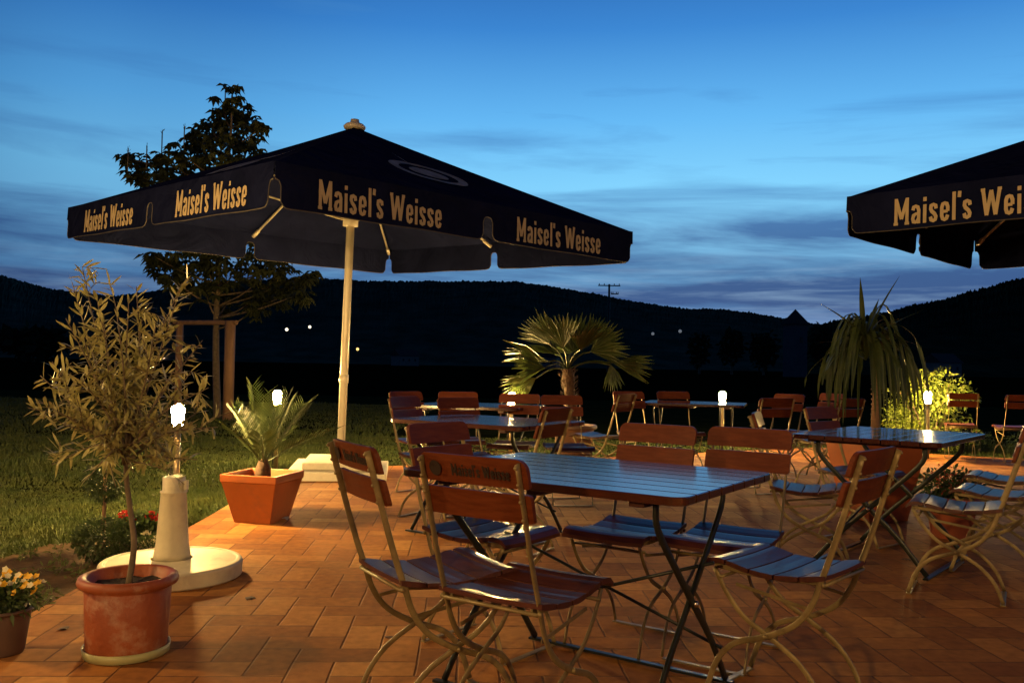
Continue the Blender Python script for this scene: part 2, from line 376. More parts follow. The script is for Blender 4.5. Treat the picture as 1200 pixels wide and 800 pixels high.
# terrace paving
PAT = [(-1.90, -6), (-2.05, 4.0), (-2.12, 6.3), (-2.25, 9.15), (-.9, 9.6), (4.4, 12.7), (7.2, 11.25), (16, 9.0), (16, -6)]
def paving_material():
    m = bpy.data.materials.new('clay_paving'); m.use_nodes = True; t = m.node_tree; b = t.nodes['Principled BSDF']
    tcn = t.nodes.new('ShaderNodeTexCoord'); mp = t.nodes.new('ShaderNodeMapping'); mp.inputs['Rotation'].default_value = (0, 0, math.radians(-3))
    t.links.new(tcn.outputs['Object'], mp.inputs[0])
    # herringbone of 15 x 30 cm clay pavers
    def M_(op, a, b=None, c=None):
        n = t.nodes.new('ShaderNodeMath'); n.operation = op
        for k_, v in enumerate((a, b, c)):
            if v is None: continue
            if isinstance(v, (int, float)): n.inputs[k_].default_value = v
            else: t.links.new(v, n.inputs[k_])
        return n.outputs[0]
    wn = t.nodes.new('ShaderNodeTexNoise'); wn.inputs['Scale'].default_value = 3.0; t.links.new(mp.outputs[0], wn.inputs['Vector'])
    vm = t.nodes.new('ShaderNodeVectorMath'); vm.operation = 'SCALE'; vm.inputs['Scale'].default_value = .014; t.links.new(wn.outputs['Color'], vm.inputs[0])
    va = t.nodes.new('ShaderNodeVectorMath'); va.operation = 'ADD'; t.links.new(mp.outputs[0], va.inputs[0]); t.links.new(vm.outputs[0], va.inputs[1])
    sp = t.nodes.new('ShaderNodeSeparateXYZ'); t.links.new(va.outputs[0], sp.inputs[0])
    u = M_('DIVIDE', M_('MULTIPLY', sp.outputs[0], -1.0), .15); v = M_('DIVIDE', sp.outputs[1], .15)
    iu, iv = M_('FLOOR', u), M_('FLOOR', v); fu, fv = M_('SUBTRACT', u, iu), M_('SUBTRACT', v, iv)
    k = M_('FLOORED_MODULO', M_('SUBTRACT', iu, iv), 4.0)
    eq = lambda n_: M_('COMPARE', k, float(n_), .1)
    isv = M_('GREATER_THAN', k, 1.5)
    inv = lambda a: M_('SUBTRACT', 1.0, a)
    dxh = M_('ADD', M_('MULTIPLY', eq(0), fu), M_('MULTIPLY', eq(1), inv(fu)))
    dyh = M_('MINIMUM', fv, inv(fv)); dh = M_('MINIMUM', dxh, dyh)
    dyv = M_('ADD', M_('MULTIPLY', eq(2), inv(fv)), M_('MULTIPLY', eq(3), fv))
    dxv = M_('MINIMUM', fu, inv(fu)); dv = M_('MINIMUM', dxv, dyv)
    dist = M_('ADD', M_('MULTIPLY', isv, dv), M_('MULTIPLY', inv(isv), dh))
    idx = M_('SUBTRACT', iu, eq(1)); idy = M_('ADD', iv, eq(3))
    cb = t.nodes.new('ShaderNodeCombineXYZ'); t.links.new(idx, cb.inputs[0]); t.links.new(idy, cb.inputs[1]); t.links.new(isv, cb.inputs[2])
    wh = t.nodes.new('ShaderNodeTexWhiteNoise'); wh.noise_dimensions = '3D'; t.links.new(cb.outputs[0], wh.inputs['Vector'])
    smn = t.nodes.new('ShaderNodeMapRange'); smn.interpolation_type = 'SMOOTHSTEP'; smn.inputs['From Min'].default_value = .008; smn.inputs['From Max'].default_value = .042; t.links.new(dist, smn.inputs[0])
    face = smn.outputs[0]
    cr = t.nodes.new('ShaderNodeValToRGB'); ce = cr.color_ramp.elements
    ce[0].position = 0; ce[0].color = (.27, .105, .026, 1); ce[1].position = 1; ce[1].color = (.50, .25, .070, 1)
    e_ = ce.new(.45); e_.color = (.36, .155, .038, 1); e_ = ce.new(.75); e_.color = (.42, .185, .046, 1)
    t.links.new(wh.outputs['Value'], cr.inputs[0])
    jm = t.nodes.new('ShaderNodeMix'); jm.data_type = 'RGBA'; t.links.new(face, jm.inputs[0]); jm.inputs[6].default_value = (.19, .086, .030, 1); t.links.new(cr.outputs[0], jm.inputs[7])
    def nz(sc, det=5):
        n = t.nodes.new('ShaderNodeTexNoise'); n.inputs['Scale'].default_value = sc; n.inputs['Detail'].default_value = det; t.links.new(mp.outputs[0], n.inputs['Vector']); return n.outputs[0]
    def mx(a, bb, f, bt):
        n = t.nodes.new('ShaderNodeMix'); n.data_type = 'RGBA'; n.blend_type = bt; n.inputs[0].default_value = f
        t.links.new(a, n.inputs[6]); t.links.new(bb, n.inputs[7]); return n.outputs[2]
    def rp(a, p0, c0, p1, c1):
        r = t.nodes.new('ShaderNodeValToRGB'); r.color_ramp.elements[0].position = p0; r.color_ramp.elements[1].position = p1
        r.color_ramp.elements[0].color = c0; r.color_ramp.elements[1].color = c1; t.links.new(a, r.inputs[0]); return r.outputs[0]
    c1 = mx(jm.outputs[2], rp(nz(1.3), .3, (.72, .62, .6, 1), .7, (1.12, 1.1, 1.05, 1)), 1.0, 'MULTIPLY')
    c2 = mx(c1, rp(nz(22), .3, (.72, .70, .70, 1), .72, (1.18, 1.15, 1.1, 1)), .8, 'MULTIPLY')
    c3 = mx(c2, rp(nz(6), .64, (1, 1, 1, 1), .74, (.55, .5, .5, 1)), .6, 'MULTIPLY')
    t.links.new(c3, b.inputs['Base Color']); b.inputs['Roughness'].default_value = .85; b.inputs['Specular IOR Level'].default_value = .18
    ad = t.nodes.new('ShaderNodeMath'); ad.operation = 'MULTIPLY_ADD'; t.links.new(nz(35), ad.inputs[0]); ad.inputs[1].default_value = .35; t.links.new(face, ad.inputs[2])
    bp = t.nodes.new('ShaderNodeBump'); bp.inputs['Strength'].default_value = .55; bp.inputs['Distance'].default_value = .006
    t.links.new(ad.outputs[0], bp.inputs['Height']); t.links.new(bp.outputs[0], b.inputs['Normal'])
    return m
sheet('terrace_paving', PAT, 0.0, paving_material(), thick=.05)
sheet('bed_soil_strip', [(-1.86, 1.5), (-2.03, 4.0), (-2.10, 5.6), (-2.75, 5.3), (-2.9, 4.4), (-3.0, 3.9), (-3.1, 2.5), (-2.9, 1.5)], -.018, bedm)

def inside(x, y, P):
    r = np.zeros(x.shape, bool); j = len(P)-1
    for i in range(len(P)):
        xi, yi = P[i]; xj, yj = P[j]
        cnd = ((yi > y) != (yj > y)) & (x < (xj-xi)*(y-yi)/(yj-yi+1e-12)+xi); r ^= cnd; j = i
    return r
def blades(name, regions, material):
    V = []
    for (x0, x1, y0, y1, n, hgt) in regions:
        x = np.random.uniform(x0, x1, n); y = np.random.uniform(y0, y1, n)
        k = ~inside(x, y, PAT) & ~inside(x, y, [(-1.8, 1.5), (-2.0, 5.5), (-2.72, 5.25), (-2.85, 4.4), (-2.95, 3.9), (-3.05, 2.5), (-2.85, 1.5)])
        x, y = x[k], y[k]; n = len(x)
        a = np.random.uniform(0, 2*np.pi, n); h = hgt*np.random.uniform(.5, 1.25, n)*(.75+.5*np.sin(x*2.1)*np.cos(y*1.7)**2); w = .0035+.0022*np.random.rand(n)+.0006*y
        lx = np.random.normal(0, .35, n)*h; ly = np.random.normal(0, .35, n)*h
        p0 = np.stack([x-np.cos(a)*w, y-np.sin(a)*w, np.full(n, -.036)], 1); p1 = np.stack([x+np.cos(a)*w, y+np.sin(a)*w, np.full(n, -.036)], 1)
        p2 = np.stack([x+lx, y+ly, -.036+h], 1); V.append(np.stack([p0, p1, p2], 1).reshape(-1, 3))
    V = np.concatenate(V); nf = len(V)//3
    me = bpy.data.meshes.new(name); me.vertices.add(len(V)); me.vertices.foreach_set('co', V.ravel())
    me.loops.add(len(V)); me.loops.foreach_set('vertex_index', np.arange(len(V)))
    me.polygons.add(nf); me.polygons.foreach_set('loop_start', np.arange(0, len(V), 3)); me.update(); me.validate()
    me.materials.append(material); o = bpy.data.objects.new(name, me); COL.objects.link(o)
    return tag(o, 'short mown grass of the lawn around the terrace', 'grass', kind='stuff')
blades('grass', [(-6.5, -1.9, 2.2, 7.5, 75000, .045), (-9, -1.9, 7.5, 13, 50000, .05), (-3, 8.5, 9.0, 13.6, 50000, .042), (-16, -1.9, 13, 24, 50000, .06), (5, 12, 10, 15, 9000, .05)], GRASS)

# ------------------------------------------------------------------ hills
def hill(name, prof, D, depth, bump, material, seed, nr=26, step=1.5, base_z=-.3):
    rs = np.random.RandomState(seed)
    pxs = np.arange(prof[0][0], prof[-1][0]+.1, step); ys = np.interp(pxs, [p[0] for p in prof], [p[1] for p in prof])
    n = len(pxs)
    def sm(a, k): return np.convolve(np.pad(a, k, mode='edge'), np.ones(2*k+1)/(2*k+1), 'valid')
    ys = sm(ys, 6)
    V = []; F = []
    rough = sum(sm(rs.normal(0, 1, n), k)*w for k, w in ((0, .35), (1, .8), (4, 1.2), (12, 1.6)))*bump
    for j in range(nr+6):
        t = j/nr
        for i in range(n):
            top = dp(pxs[i], ys[i], D)
            dist = D - depth*(1-t)
            f = math.sin(min(1, t)*math.pi/2)**1.5 if t <= 1 else max(0, 1-(t-1)*1.5)
            f = f*.985 if t < 1 else f
            nz_ = rs.normal(0, 1)*bump*.7*(f if t < 1 else 0) + (rough[i] if j == nr else rough[i]*.4*f)
            # keep the same bearing: scale x with distance, height of the ridge as at D
            V.append((top.x*dist/D, dist, base_z + max(0, (top.z-base_z))*f + nz_*f))
    R = nr+6
    for j in range(R-1):
        for i in range(n-1):
            a = j*n+i; F.append((a, a+1, a+1+n, a+n))
    me = bpy.data.meshes.new(name); me.from_pydata(V, [], F); me.materials.append(material)
    o = bpy.data.objects.new(name, me); COL.objects.link(o); return tag(o, kind='structure')
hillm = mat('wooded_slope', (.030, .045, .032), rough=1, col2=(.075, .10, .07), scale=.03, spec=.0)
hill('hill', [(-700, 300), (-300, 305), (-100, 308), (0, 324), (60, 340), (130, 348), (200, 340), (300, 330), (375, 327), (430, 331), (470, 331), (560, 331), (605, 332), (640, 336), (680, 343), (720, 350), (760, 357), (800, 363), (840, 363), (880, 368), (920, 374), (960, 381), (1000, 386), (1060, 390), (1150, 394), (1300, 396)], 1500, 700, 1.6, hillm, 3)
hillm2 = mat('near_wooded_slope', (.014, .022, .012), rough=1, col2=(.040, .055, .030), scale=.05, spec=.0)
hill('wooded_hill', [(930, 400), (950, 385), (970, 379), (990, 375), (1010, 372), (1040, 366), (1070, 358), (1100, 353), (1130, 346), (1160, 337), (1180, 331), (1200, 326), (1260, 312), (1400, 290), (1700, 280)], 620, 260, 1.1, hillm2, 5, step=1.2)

# ------------------------------------------------------------------ chairs
def make_chair():
    t = thing('folding_chair', 'x', 'chair', group='folding beer garden chairs')
    hw = .160
    post_top = (-.305, .865); seat_r = (-.175, .445)
    # side profile points as (y, z); front is +y
    post = [(-.307, .845), (-.270, .72), (-.222, .56), (-.180, .44), (-.150, .36), (-.095, .29), (0.0, .235), (.11, .19), (.175, .12), (.215, .012)]
    leg = [(.195, .425), (.15, .35), (.085, .28), (0.0, .235), (-.10, .175), (-.165, .10), (-.20, .012)]
    for sx in (-1, 1):
        m = MB(); m.bar(bez([(sx*hw, y, z) for y, z in post], 4), (1, 0, 0), .019, .0065)
        for z in (.695, .745, .79, .835): m.sphere((sx*hw, -.315+(.87-z)*.30-.010, z), .0055, 8, 4)
        m.sphere((sx*(hw+.005), 0, .235), .008, 8, 4); m.sphere((sx*(hw+.005), -.19, .435), .008, 8, 4)
        m.build('back_post', FRAME, t, smooth=True)
        m = MB(); m.bar(bez([(sx*(hw-.012), y, z) for y, z in leg], 4), (1, 0, 0), .017, .0065); m.build('leg', FRAME, t, smooth=True)
        m = MB(); m.bar([(sx*(hw-.024), -.185, .437), (sx*(hw-.024), -.05, .425), (sx*(hw-.024), .08, .424), (sx*(hw-.024), .20, .432)], (1, 0, 0), .018, .007)
        m.build('seat_rail', FRAME, t)
        m = MB(); m.bar([(sx*(hw-.022), .12, .38), (sx*(hw-.022), -.135, .345)], (1, 0, 0), .012, .004); m.build('folding_link', FRAME, t)
    for y, z in ((-.192, .433), (.165, .40)):
        m = MB(); m.tube([(-hw, y, z), (hw, y, z)], .006, 8); m.build('cross_rod', FRAME, t, smooth=True)
    m = MB(); m.tube(bez([(-hw, -.255, .66), (-hw*.9, -.25, .655), (0, -.25, .65), (hw*.9, -.25, .655), (hw, -.255, .66)], 3), .004, 6); 
    for y in (.212, -.197):
        m = MB(); m.bar([(-hw+.004, y, .007), (hw-.004, y, .007)], (0, 0, 1), .024, .006); m.build('foot_bar', FRAME, t)
    # seat: contoured boards across, following a saddle profile
    m = MB(); prof = [(-.20, .462), (-.15, .452), (-.10, .443), (-.04, .437), (.02, .437), (.08, .445), (.13, .456), (.175, .462), (.21, .455), (.228, .438)]
    def pz(y):
        for (a, za), (b, zb) in zip(prof, prof[1:]):
            if y <= b: return za+(zb-za)*(y-a)/(b-a)
        return prof[-1][1]
    nb = 5; pitch = .428/nb; th = .017
    for b in range(nb):
        y0 = -.20+b*pitch+.004; y1 = y0+pitch-.007; nx, ny = 8, 4; vs = []; fs = []
        for lay in (0, 1):
            for j in range(ny+1):
                for i in range(nx+1):
                    x = -.174+.348*i/nx; y = y0+(y1-y0)*j/ny
                    # boards rounded on the long edges
                    e = .0015 if j in (0, ny) else 0
                    z = pz(y)+.006*(x/.2)**2 + (0 if lay == 0 else -th) + (-e if lay == 0 else e)
                    vs.append((x, y, z))
        w = nx+1; q = w*(ny+1)
        for j in range(ny):
            for i in range(nx):
                a = j*w+i; fs.append((a, a+1, a+w+1, a+w)); fs.append((q+a, q+a+w, q+a+w+1, q+a+1))
        for i in range(nx): fs.append((i, q+i, q+i+1, i+1)); a = ny*w+i; fs.append((a, a+1, q+a+1, q+a))
        for j in range(ny): a = j*w; fs.append((a, a+w, q+a+w, q+a)); a += nx; fs.append((a, q+a, q+a+w, a+w))
        m.add(vs, fs)
    m.build('seat', WOODS, t)
    # backrest: two broad boards, outer corners rounded
    m = MB()
    for (z0, z1, rt, rb) in ((.777, .856, .030, .008), (.683, .761, .008, .012)):
        def edge(x, zlow):     # height of the outline at x
            return x
        out = []; hx = .178; nseg = 6
        for k in range(nseg+1): a = math.pi/2*k/nseg; out.append((hx-rt+rt*math.sin(a), z1-rt+rt*math.cos(a)))
        for k in range(nseg+1): a = math.pi/2*k/nseg; out.append((hx-rb+rb*math.cos(a), z0+rb-rb*math.sin(a)))
        right = out
        # columns so the board can bend
        xs_ = sorted(set([round(p[0], 4) for p in right] + [0, .05, .09, .13]))
        def zt(x): 
            d = x-(hx-rt); return z1 if d <= 0 else z1-rt+math.sqrt(max(0, rt*rt-d*d))
        def zb(x):
            d = x-(hx-rb); return z0 if d <= 0 else z0+rb-math.sqrt(max(0, rb*rb-d*d))
        X2 = [-x for x in reversed(xs_) if x > 0] + xs_
        vs = []
        for lay in (0, 1):
            for x in X2:
                for z in (zb(abs(x)), zt(abs(x))):
                    y = -.315 + (.87-z)*.30 + .0135 + .020*(1-(x/.178)**2)*-.55 + (.015 if lay else 0)
                    vs.append((x, y, z))
        n = len(X2); q = 2*n; fs = []
        for i in range(n-1):
            a = 2*i; fs += [(a, a+2, a+3, a+1), (q+a, q+a+1, q+a+3, q+a+2), (a, q+a, q+a+2, a+2), (a+1, a+3, q+a+3, q+a+1)]
        fs += [(0, 1, q+1, q), (2*n-2, q+2*n-2, q+2*n-1, 2*n-1)]
        m.add(vs, fs)
    bk = m.build('backrest', WOOD, t, bevel=.003)
    return t, bk
chair0, chair_back = make_chair()
# local +y of the chair is where the sitter looks
def yaw_of(fx, fy): return math.atan2(-fx, fy)
CH = [
 # x, y, facing, label
 (.055, 2.62, (.55, .83), 'folding chair with branded backrest seen from behind at front edge of large table', True),
 (-.23, 2.84, (.86, .51), 'folding chair seen from behind at the near left corner of the large table', True),
 (.95, 3.00, (-.74, .67), 'empty folding chair turned to the right end of the large table, sky on its seat', False),
 (.48, 3.58, (-.56, -.83), 'folding chair behind the large table, left one of the two facing the camera', False),
 (.84, 3.44, (-.56, -.83), 'folding chair behind the large table, right one of the two facing the camera', False),
 (-.08, 3.50, (.78, -.62), 'folding chair at the far left end of the large table, its backrest in shade', False),
 (.02, 5.30, (-.85, .50), 'folding chair at the right end of the middle table in front of the palm tub', False),
 (-.54, 6.35, (.85, -.5), 'dark folding chair left of the middle table, behind the one at the large table', False),
 (-.42, 7.6, (.2, -1), 'dark folding chair beyond the middle table, left of the lamp under the palm', False),
 (-.22, 6.25, (.6, -.8), 'folding chair in shade behind the left half of the middle table', False),
 (.02, 7.3, (-.2, -1), 'dark folding chair beyond the middle table, nearest the lamp under the palm', False),
 (.85, 8.45, (-.80, .60), 'folding chair seen from behind just right of the palm tub', False),
 (1.75, 9.0, (.15, -1), 'folding chair facing the camera at the narrow far table', False),
 (2.65, 8.9, (-.75, -.6), 'folding chair at the right end of the far table beside the middle lamp', False),
 (2.25, 8.0, (-.3, .95), 'folding chair on the near side of the far table by the middle lamp', False),
 (1.68, 4.95, (.93, -.37), 'side-on folding chair at the left corner of the right-hand table', False),
 (2.28, 5.75, (.62, -.78), 'folding chair in front of the tall orange planter', False),
 (2.25, 4.42, (-.86, .5), 'folding chair side-on at the right-hand table, lamp light on the tip of its seat', False),
 (2.72, 4.90, (-.80, .6), 'second folding chair side-on at the right-hand table, beyond the one with the bright seat tip', False),
 (3.15, 5.6, (-.80, .55), 'folding chair at the far right end of the right-hand table beside the flower pot', False),
 (5.72, 11.2, (.35, .94), 'small distant folding chair close to the lit bush, the left one', False),
 (6.22, 10.9, (.2, .98), 'small distant folding chair right of the lit bush, the outer one', False),
 (.47, 7.15, (.15, -.98), 'dark folding chair standing in front of the fan palm trunk'),
 (1.30, 8.75, (.35, -.94), 'dark folding chair left of the far table, between two others'),
 (3.25, 9.5, (-.9, -.4), 'dark folding chair beyond the right end of the far table'),
 (-.72, 7.5, (.7, -.7), 'dark distant folding chair at the left end of the table beyond the middle one'),
 (2.95, 8.25, (-.5, .85), 'dark folding chair right of the middle lamp, seen from behind'),
]
CH = [c if len(c) == 5 else c+(False,) for c in CH]
BR = []
for i, (x, y, f, lab, branded) in enumerate(CH):
    if i == 0: c_ = chair0; c_.location = (x, y, 0); c_.rotation_euler = (0, 0, yaw_of(*f)); c_['label'] = lab
    else: c_ = copy_tree(chair0, lab, (x, y, 0), yaw_of(*f))
    if branded: BR.append(c_)
for c_ in BR:
    if True:
        bkc = [k for k in COL.objects if k.parent == c_ and k.name.startswith('backrest')][0]
        # outward = -y side of the backrest, reading direction +x
        tilt = math.atan(.30)
        zc = .815; yc = -.315+(.87-zc)*.30+.0135-.0125
        U = Vector((0, -.2873, .9578)); Rr = Vector((1, 0, 0)); O = Rr.cross(U)
        Mx = Matrix((( Rr.x, U.x, O.x, .035), (Rr.y, U.y, O.y, yc), (Rr.z, U.z, O.z, zc), (0, 0, 0, 1)))
        branding = (text_mesh("Maisel's Weisse", .034, .82, Mx, 'lettering', INK, None, ext=.001, off=.012), )[0]
        branding.parent = bkc
        mm = MB(); e0 = Vector((-.115, yc, zc))
        ring = []
        for k in range(20):
            a = 2*math.pi*k/20; ring.append(tuple(e0 + Rr*.020*math.cos(a) + U*.022*math.sin(a) + O*.0015))
        mm.add(ring, [tuple(range(20))]); mm.build('emblem', INK, bkc, solid=.001)

# ------------------------------------------------------------------ tables
def make_table():
    t = thing('folding_table', 'x', 'table', group='folding slatted beer garden tables')
    Lx, Ly, H = 1.05, .80, .74
    m = MB(); nb = 8; pt = Ly/nb
    for b in range(nb):
        y0 = -Ly/2+b*pt+.003; y1 = y0+pt-.006; r = .045 if b in (0, nb-1) else .004
        pts = []; hx = Lx/2
        def corner(cx, cy, a0, rr):
            return [(cx+rr*math.cos(a0+math.pi/2*k/5), cy+rr*math.sin(a0+math.pi/2*k/5)) for k in range(6)]
        rb = .045 if b == 0 else .003; rt_ = .045 if b == nb-1 else .003
        pts += corner(hx-rb, y0+rb, -math.pi/2, rb); pts += corner(hx-rt_, y1-rt_, 0, rt_)
        pts += corner(-hx+rt_, y1-rt_, math.pi/2, rt_); pts += corner(-hx+rb, y0+rb, math.pi, rb)
        n = len(pts); o = len(m.v)
        m.v += [(x, y, H) for x, y in pts] + [(x, y, H-.026) for x, y in pts]
        m.f.append(tuple(o+i for i in range(n))); m.f.append(tuple(o+n+i for i in reversed(range(n))))
        for i in range(n): j = (i+1) % n; m.f.append((o+i, o+n+i, o+n+j, o+j))
    m.build('tabletop', WOODT, t, bevel=.003)
    for x in (-.36, 0, .36):
        m = MB(); m.box((x, 0, H-.0375), (.05, Ly-.10, .020)); m.build('batten', WOODS, t, bevel=.002)
    for sx in (-1, 1):
        xx = sx*.395
        m = MB(); m.bar(bez([(xx, -.29, .70), (xx, -.275, .62), (xx, -.13, .47), (xx, 0, .345), (xx, .15, .20), (xx, .30, .02)], 4), (1, 0, 0), .026, .012); m.build('leg', TSTEEL, t, smooth=True)
        m = MB(); m.bar(bez([(xx-sx*.014, .29, .70), (xx-sx*.014, .275, .62), (xx-sx*.014, .13, .47), (xx-sx*.014, 0, .345), (xx-sx*.014, -.15, .20), (xx-sx*.014, -.30, .02)], 4), (1, 0, 0), .026, .012); m.build('leg', TSTEEL, t, smooth=True)
        m = MB(); m.sphere((xx+sx*.010, 0, .345), .012, 8, 4); m.build('pivot_bolt', BOLT, t, smooth=True)
    for sy in (-1, 1):
        m = MB(); m.bar([(-.42, sy*.302, .012), (.42, sy*.302, .012)], (0, 0, 1), .030, .010); m.build('foot_bar', TSTEEL, t)
    m = MB(); m.tube([(-.42, .11, .46), (.42, .19, .16)], .006, 8); m.build('brace', TSTEEL, t, smooth=True)
    m = MB(); m.tube([(.42, .11, .46), (-.42, .19, .16)], .006, 8); m.build('brace', TSTEEL, t, smooth=True)
    return t
tb = make_table()
lang = 2.5424 - math.pi
def place_table(o, x, y, ang, lab): o.location = (x, y, 0); o.rotation_euler = (0, 0, ang); o['label'] = lab
place_table(tb, .272, 3.075, lang, 'large slatted folding table in the foreground, its top reflecting the blue sky')
place_table(copy_tree(tb), -.15, 5.80, lang, 'slatted folding table in the middle, between the front table and the palm tub')
place_table(copy_tree(tb), -.30, 7.95, lang*.6, 'dark slatted folding table beyond the middle one, left of the palm')
place_table(copy_tree(tb), 1.95, 9.35, lang*.5, 'far slatted folding table left of the middle lamp, seen edge-on')
place_table(copy_tree(tb), 2.24, 5.18, math.radians(50), 'slatted folding table at the right with lamp light reflected on it')

# ------------------------------------------------------------------ parasols
def make_parasol(label, loc, rot, side, zb, peak, pole_r=.039):
    t = thing('parasol', label, 'parasol', loc, 0, 'square parasols with branded valances')
    t.rotation_euler = rot
    hs = side/2; vh = .30; ze = zb+vh
    # canopy: four panels, sagging a little between the ribs
    m = MB(); n = 10
    for q in range(4):
        R = Matrix.Rotation(q*math.pi/2, 3, 'Z'); o = len(m.v)
        for j in range(n+1):
            s_ = .02+.98*j/n
            for i in range(n+1):
                u = -1+2*i/n; sag = -.035*math.sin(math.pi*s_)*(1-abs(u)) - .012*math.sin(math.pi*abs(u)*2)**2*s_
                z = peak+(ze-peak)*(s_**.97)+sag
                v = R @ Vector((u*hs*s_, -hs*s_, z)); m.v.append(tuple(v))
        for j in range(n):
            for i in range(n):
                a = o+j*(n+1)+i; m.f.append((a, a+n+1, a+n+2, a+1))
    m.build('canopy', CANVAS, t, smooth=False, solid=.004)
    # finial
    m = MB(); m.lathe([(.10, peak-.02), (.11, peak+.005), (.085, peak+.03), (.045, peak+.045), (.04, peak+.075), (.02, peak+.08)], 20); m.build('finial', POLE, t, smooth=True)
    # pole
    m = MB(); m.tube([(0, 0, .05), (0, 0, peak-.02)], pole_r, 16); m.build('pole', POLE, t, smooth=True)
    m = MB(); m.tube([(0, 0, .9), (0, 0, .98)], pole_r+.007, 16); m.build('pole_collar', POLE, t, smooth=True)
    # valances: one hanging band a side, with notches at the corners and in the middle
    for q in range(4):
        R = Matrix.Rotation(q*math.pi/2, 4, 'Z')
        xs_ = []; g = .030
        N_ = 96
        def low(x):      # height of the lower edge
            d = min(abs(abs(x)-hs), abs(x))       # distance to a notch axis
            w0 = .055 if abs(x) < hs*.5 else .045
            wave = .005*math.sin(x*7+q*2)
            if d < w0: return zb + .19 - .05*(d/w0)**4
            if d < w0+.05: return zb + .05*(1-(d-w0)/.05)**2*.9 + wave*.5
            return zb + wave*.6
        X_ = [-hs+side*k/N_ for k in range(N_+1)]
        for s0 in (-hs, 0, hs):
            for dd in (.030, .045, .054, .0552, .046, .065, .08):
                for sg in (-1, 1):
                    if -hs < s0+sg*dd < hs: X_.append(s0+sg*dd)
        X_ = sorted(set(round(x, 4) for x in X_))
        vs = []; fs = []
        for x in X_:
            ru = .0015*math.sin(x*3.1+q)          # gentle ripple
            l = low(x); y = -hs-.004
            for z in (ze+.006, (ze+l)/2, l):
                k = (ze-z)/vh; vs.append((x, y+ru*k-.012*k, z))
        for i in range(len(X_)-1):
            for k in (0, 1): a = 3*i+k; fs.append((a, a+1, a+4, a+3))
        m = MB(); m.add(vs, fs, R); va = m.build('valance', CANVAS, t, solid=.004)
        # piping along the lower edge
        m = MB(); pts = [R @ Vector((x, -hs-.004+.0015*math.sin(x*3.1+q)*(ze-low(x))/vh-.012*(ze-low(x))/vh-.001, low(x))) for x in X_]
        m.tube(pts, .0045, 5); m.build('piping', PIPING, va)
        for cx in ((-hs/2+(-.085 if q % 2 == 0 else .085), hs/2+(-.085 if q % 2 == 0 else .085)) if side > 3.5 else (-hs/2+.17, hs/2+.1)):
            th = math.atan2(.012, vh)
            Mx = R @ Matrix(((1, 0, 0, cx), (0, math.sin(th), -math.cos(th), -hs-.0165), (0, math.cos(th), math.sin(th), zb+.135), (0, 0, 0, 1)))
            text_mesh("Maisel's Weisse", .205, .80, Mx, 'lettering', LETTER, va, ext=.0015, off=.022)
        # faded round emblem printed on the canopy panel
        m = MB(); ring = []; rr = .30
        nrm = None
        def roof(u, s_):
            sag = -.035*math.sin(math.pi*s_)*(1-abs(u)) - .012*math.sin(math.pi*abs(u)*2)**2*s_
            return Vector((u*hs*s_, -hs*s_, peak+(ze-peak)*(s_**.97)+sag))
        rings = []
        for kr in range(0, 5):
            rg = []
            for k in range(28):
                a = 2*math.pi*k/28; px = rr*1.35*kr/4*math.cos(a); sv = .60+rr*kr/4*math.sin(a)/hs*.9
                p = roof(px/(hs*sv), sv); rg.append(tuple(R @ Vector((p.x, p.y-.003, p.z+.010))))
            rings.append(rg)
        for kr in range(4):
            if kr != 2:
                o = len(m.v); m.v += rings[kr]+rings[kr+1]
                for k in range(28): j = (k+1) % 28; m.f.append((o+k, o+28+k, o+28+j, o+j))
        m.build('emblem', EMBLEM, t)
    # ribs and struts
    hub_z = peak-.30
    for k in range(8):
        a = k*math.pi/4; r_ = hs*math.sqrt(2) if k % 2 else hs
        d = Vector((math.cos(a), math.sin(a), 0))
        p0 = d*.06+Vector((0, 0, peak-.07)); p1 = d*(r_-.05)+Vector((0, 0, ze-.05))
        m = MB(); m.tube([p0, p1], .013, 8); rb = m.build('rib', POLE, t, smooth=True)
        m = MB(); m.tube([p1-(p1-p0).normalized()*.12, p1], .022, 8); m.build('rib_end', POLE, rb, smooth=True)
        pm = p0.lerp(p1, .52); m = MB(); m.tube([d*.06+Vector((0, 0, zb+.30)), pm-Vector((0, 0, .012))], .010, 8); m.build('strut', POLE, t, smooth=True)
    m = MB(); m.tube([(0, 0, zb+.24), (0, 0, zb+.36)], .075, 16); m.build('runner', POLE, t, smooth=True)
    return t
tiltM = Matrix.Rotation(.024, 3, 'X') @ Matrix.Rotation(.0245, 3, 'Y') @ Matrix.Rotation(.787, 3, 'Z')
p1 = make_parasol('large navy square parasol on a pale pole behind the terracotta planter', (-1.66, 8.62, 0), tiltM.to_euler(), 3.90, 2.19, 3.40)
m = MB(); m.box((0, 0, .045), (.92, .92, .09)); b_ = m.build('base_slab', SLABM, p1, bevel=.012)
m = MB(); m.box((0, 0, .125), (.66, .66, .068)); m.build('upper_slab', SLABM, b_, bevel=.012)
b_.rotation_euler = (0, 0, -.787+.12)
p2 = make_parasol('navy square parasol cut by the right edge, standing over the right-hand table', (4.82, 7.0, 0), (0, 0, .787), 3.05, 2.19, 3.24)
m = MB(); m.box((0, 0, .045), (.9, .9, .09)); m.build('base_slab', SLABM, p2, bevel=.012)

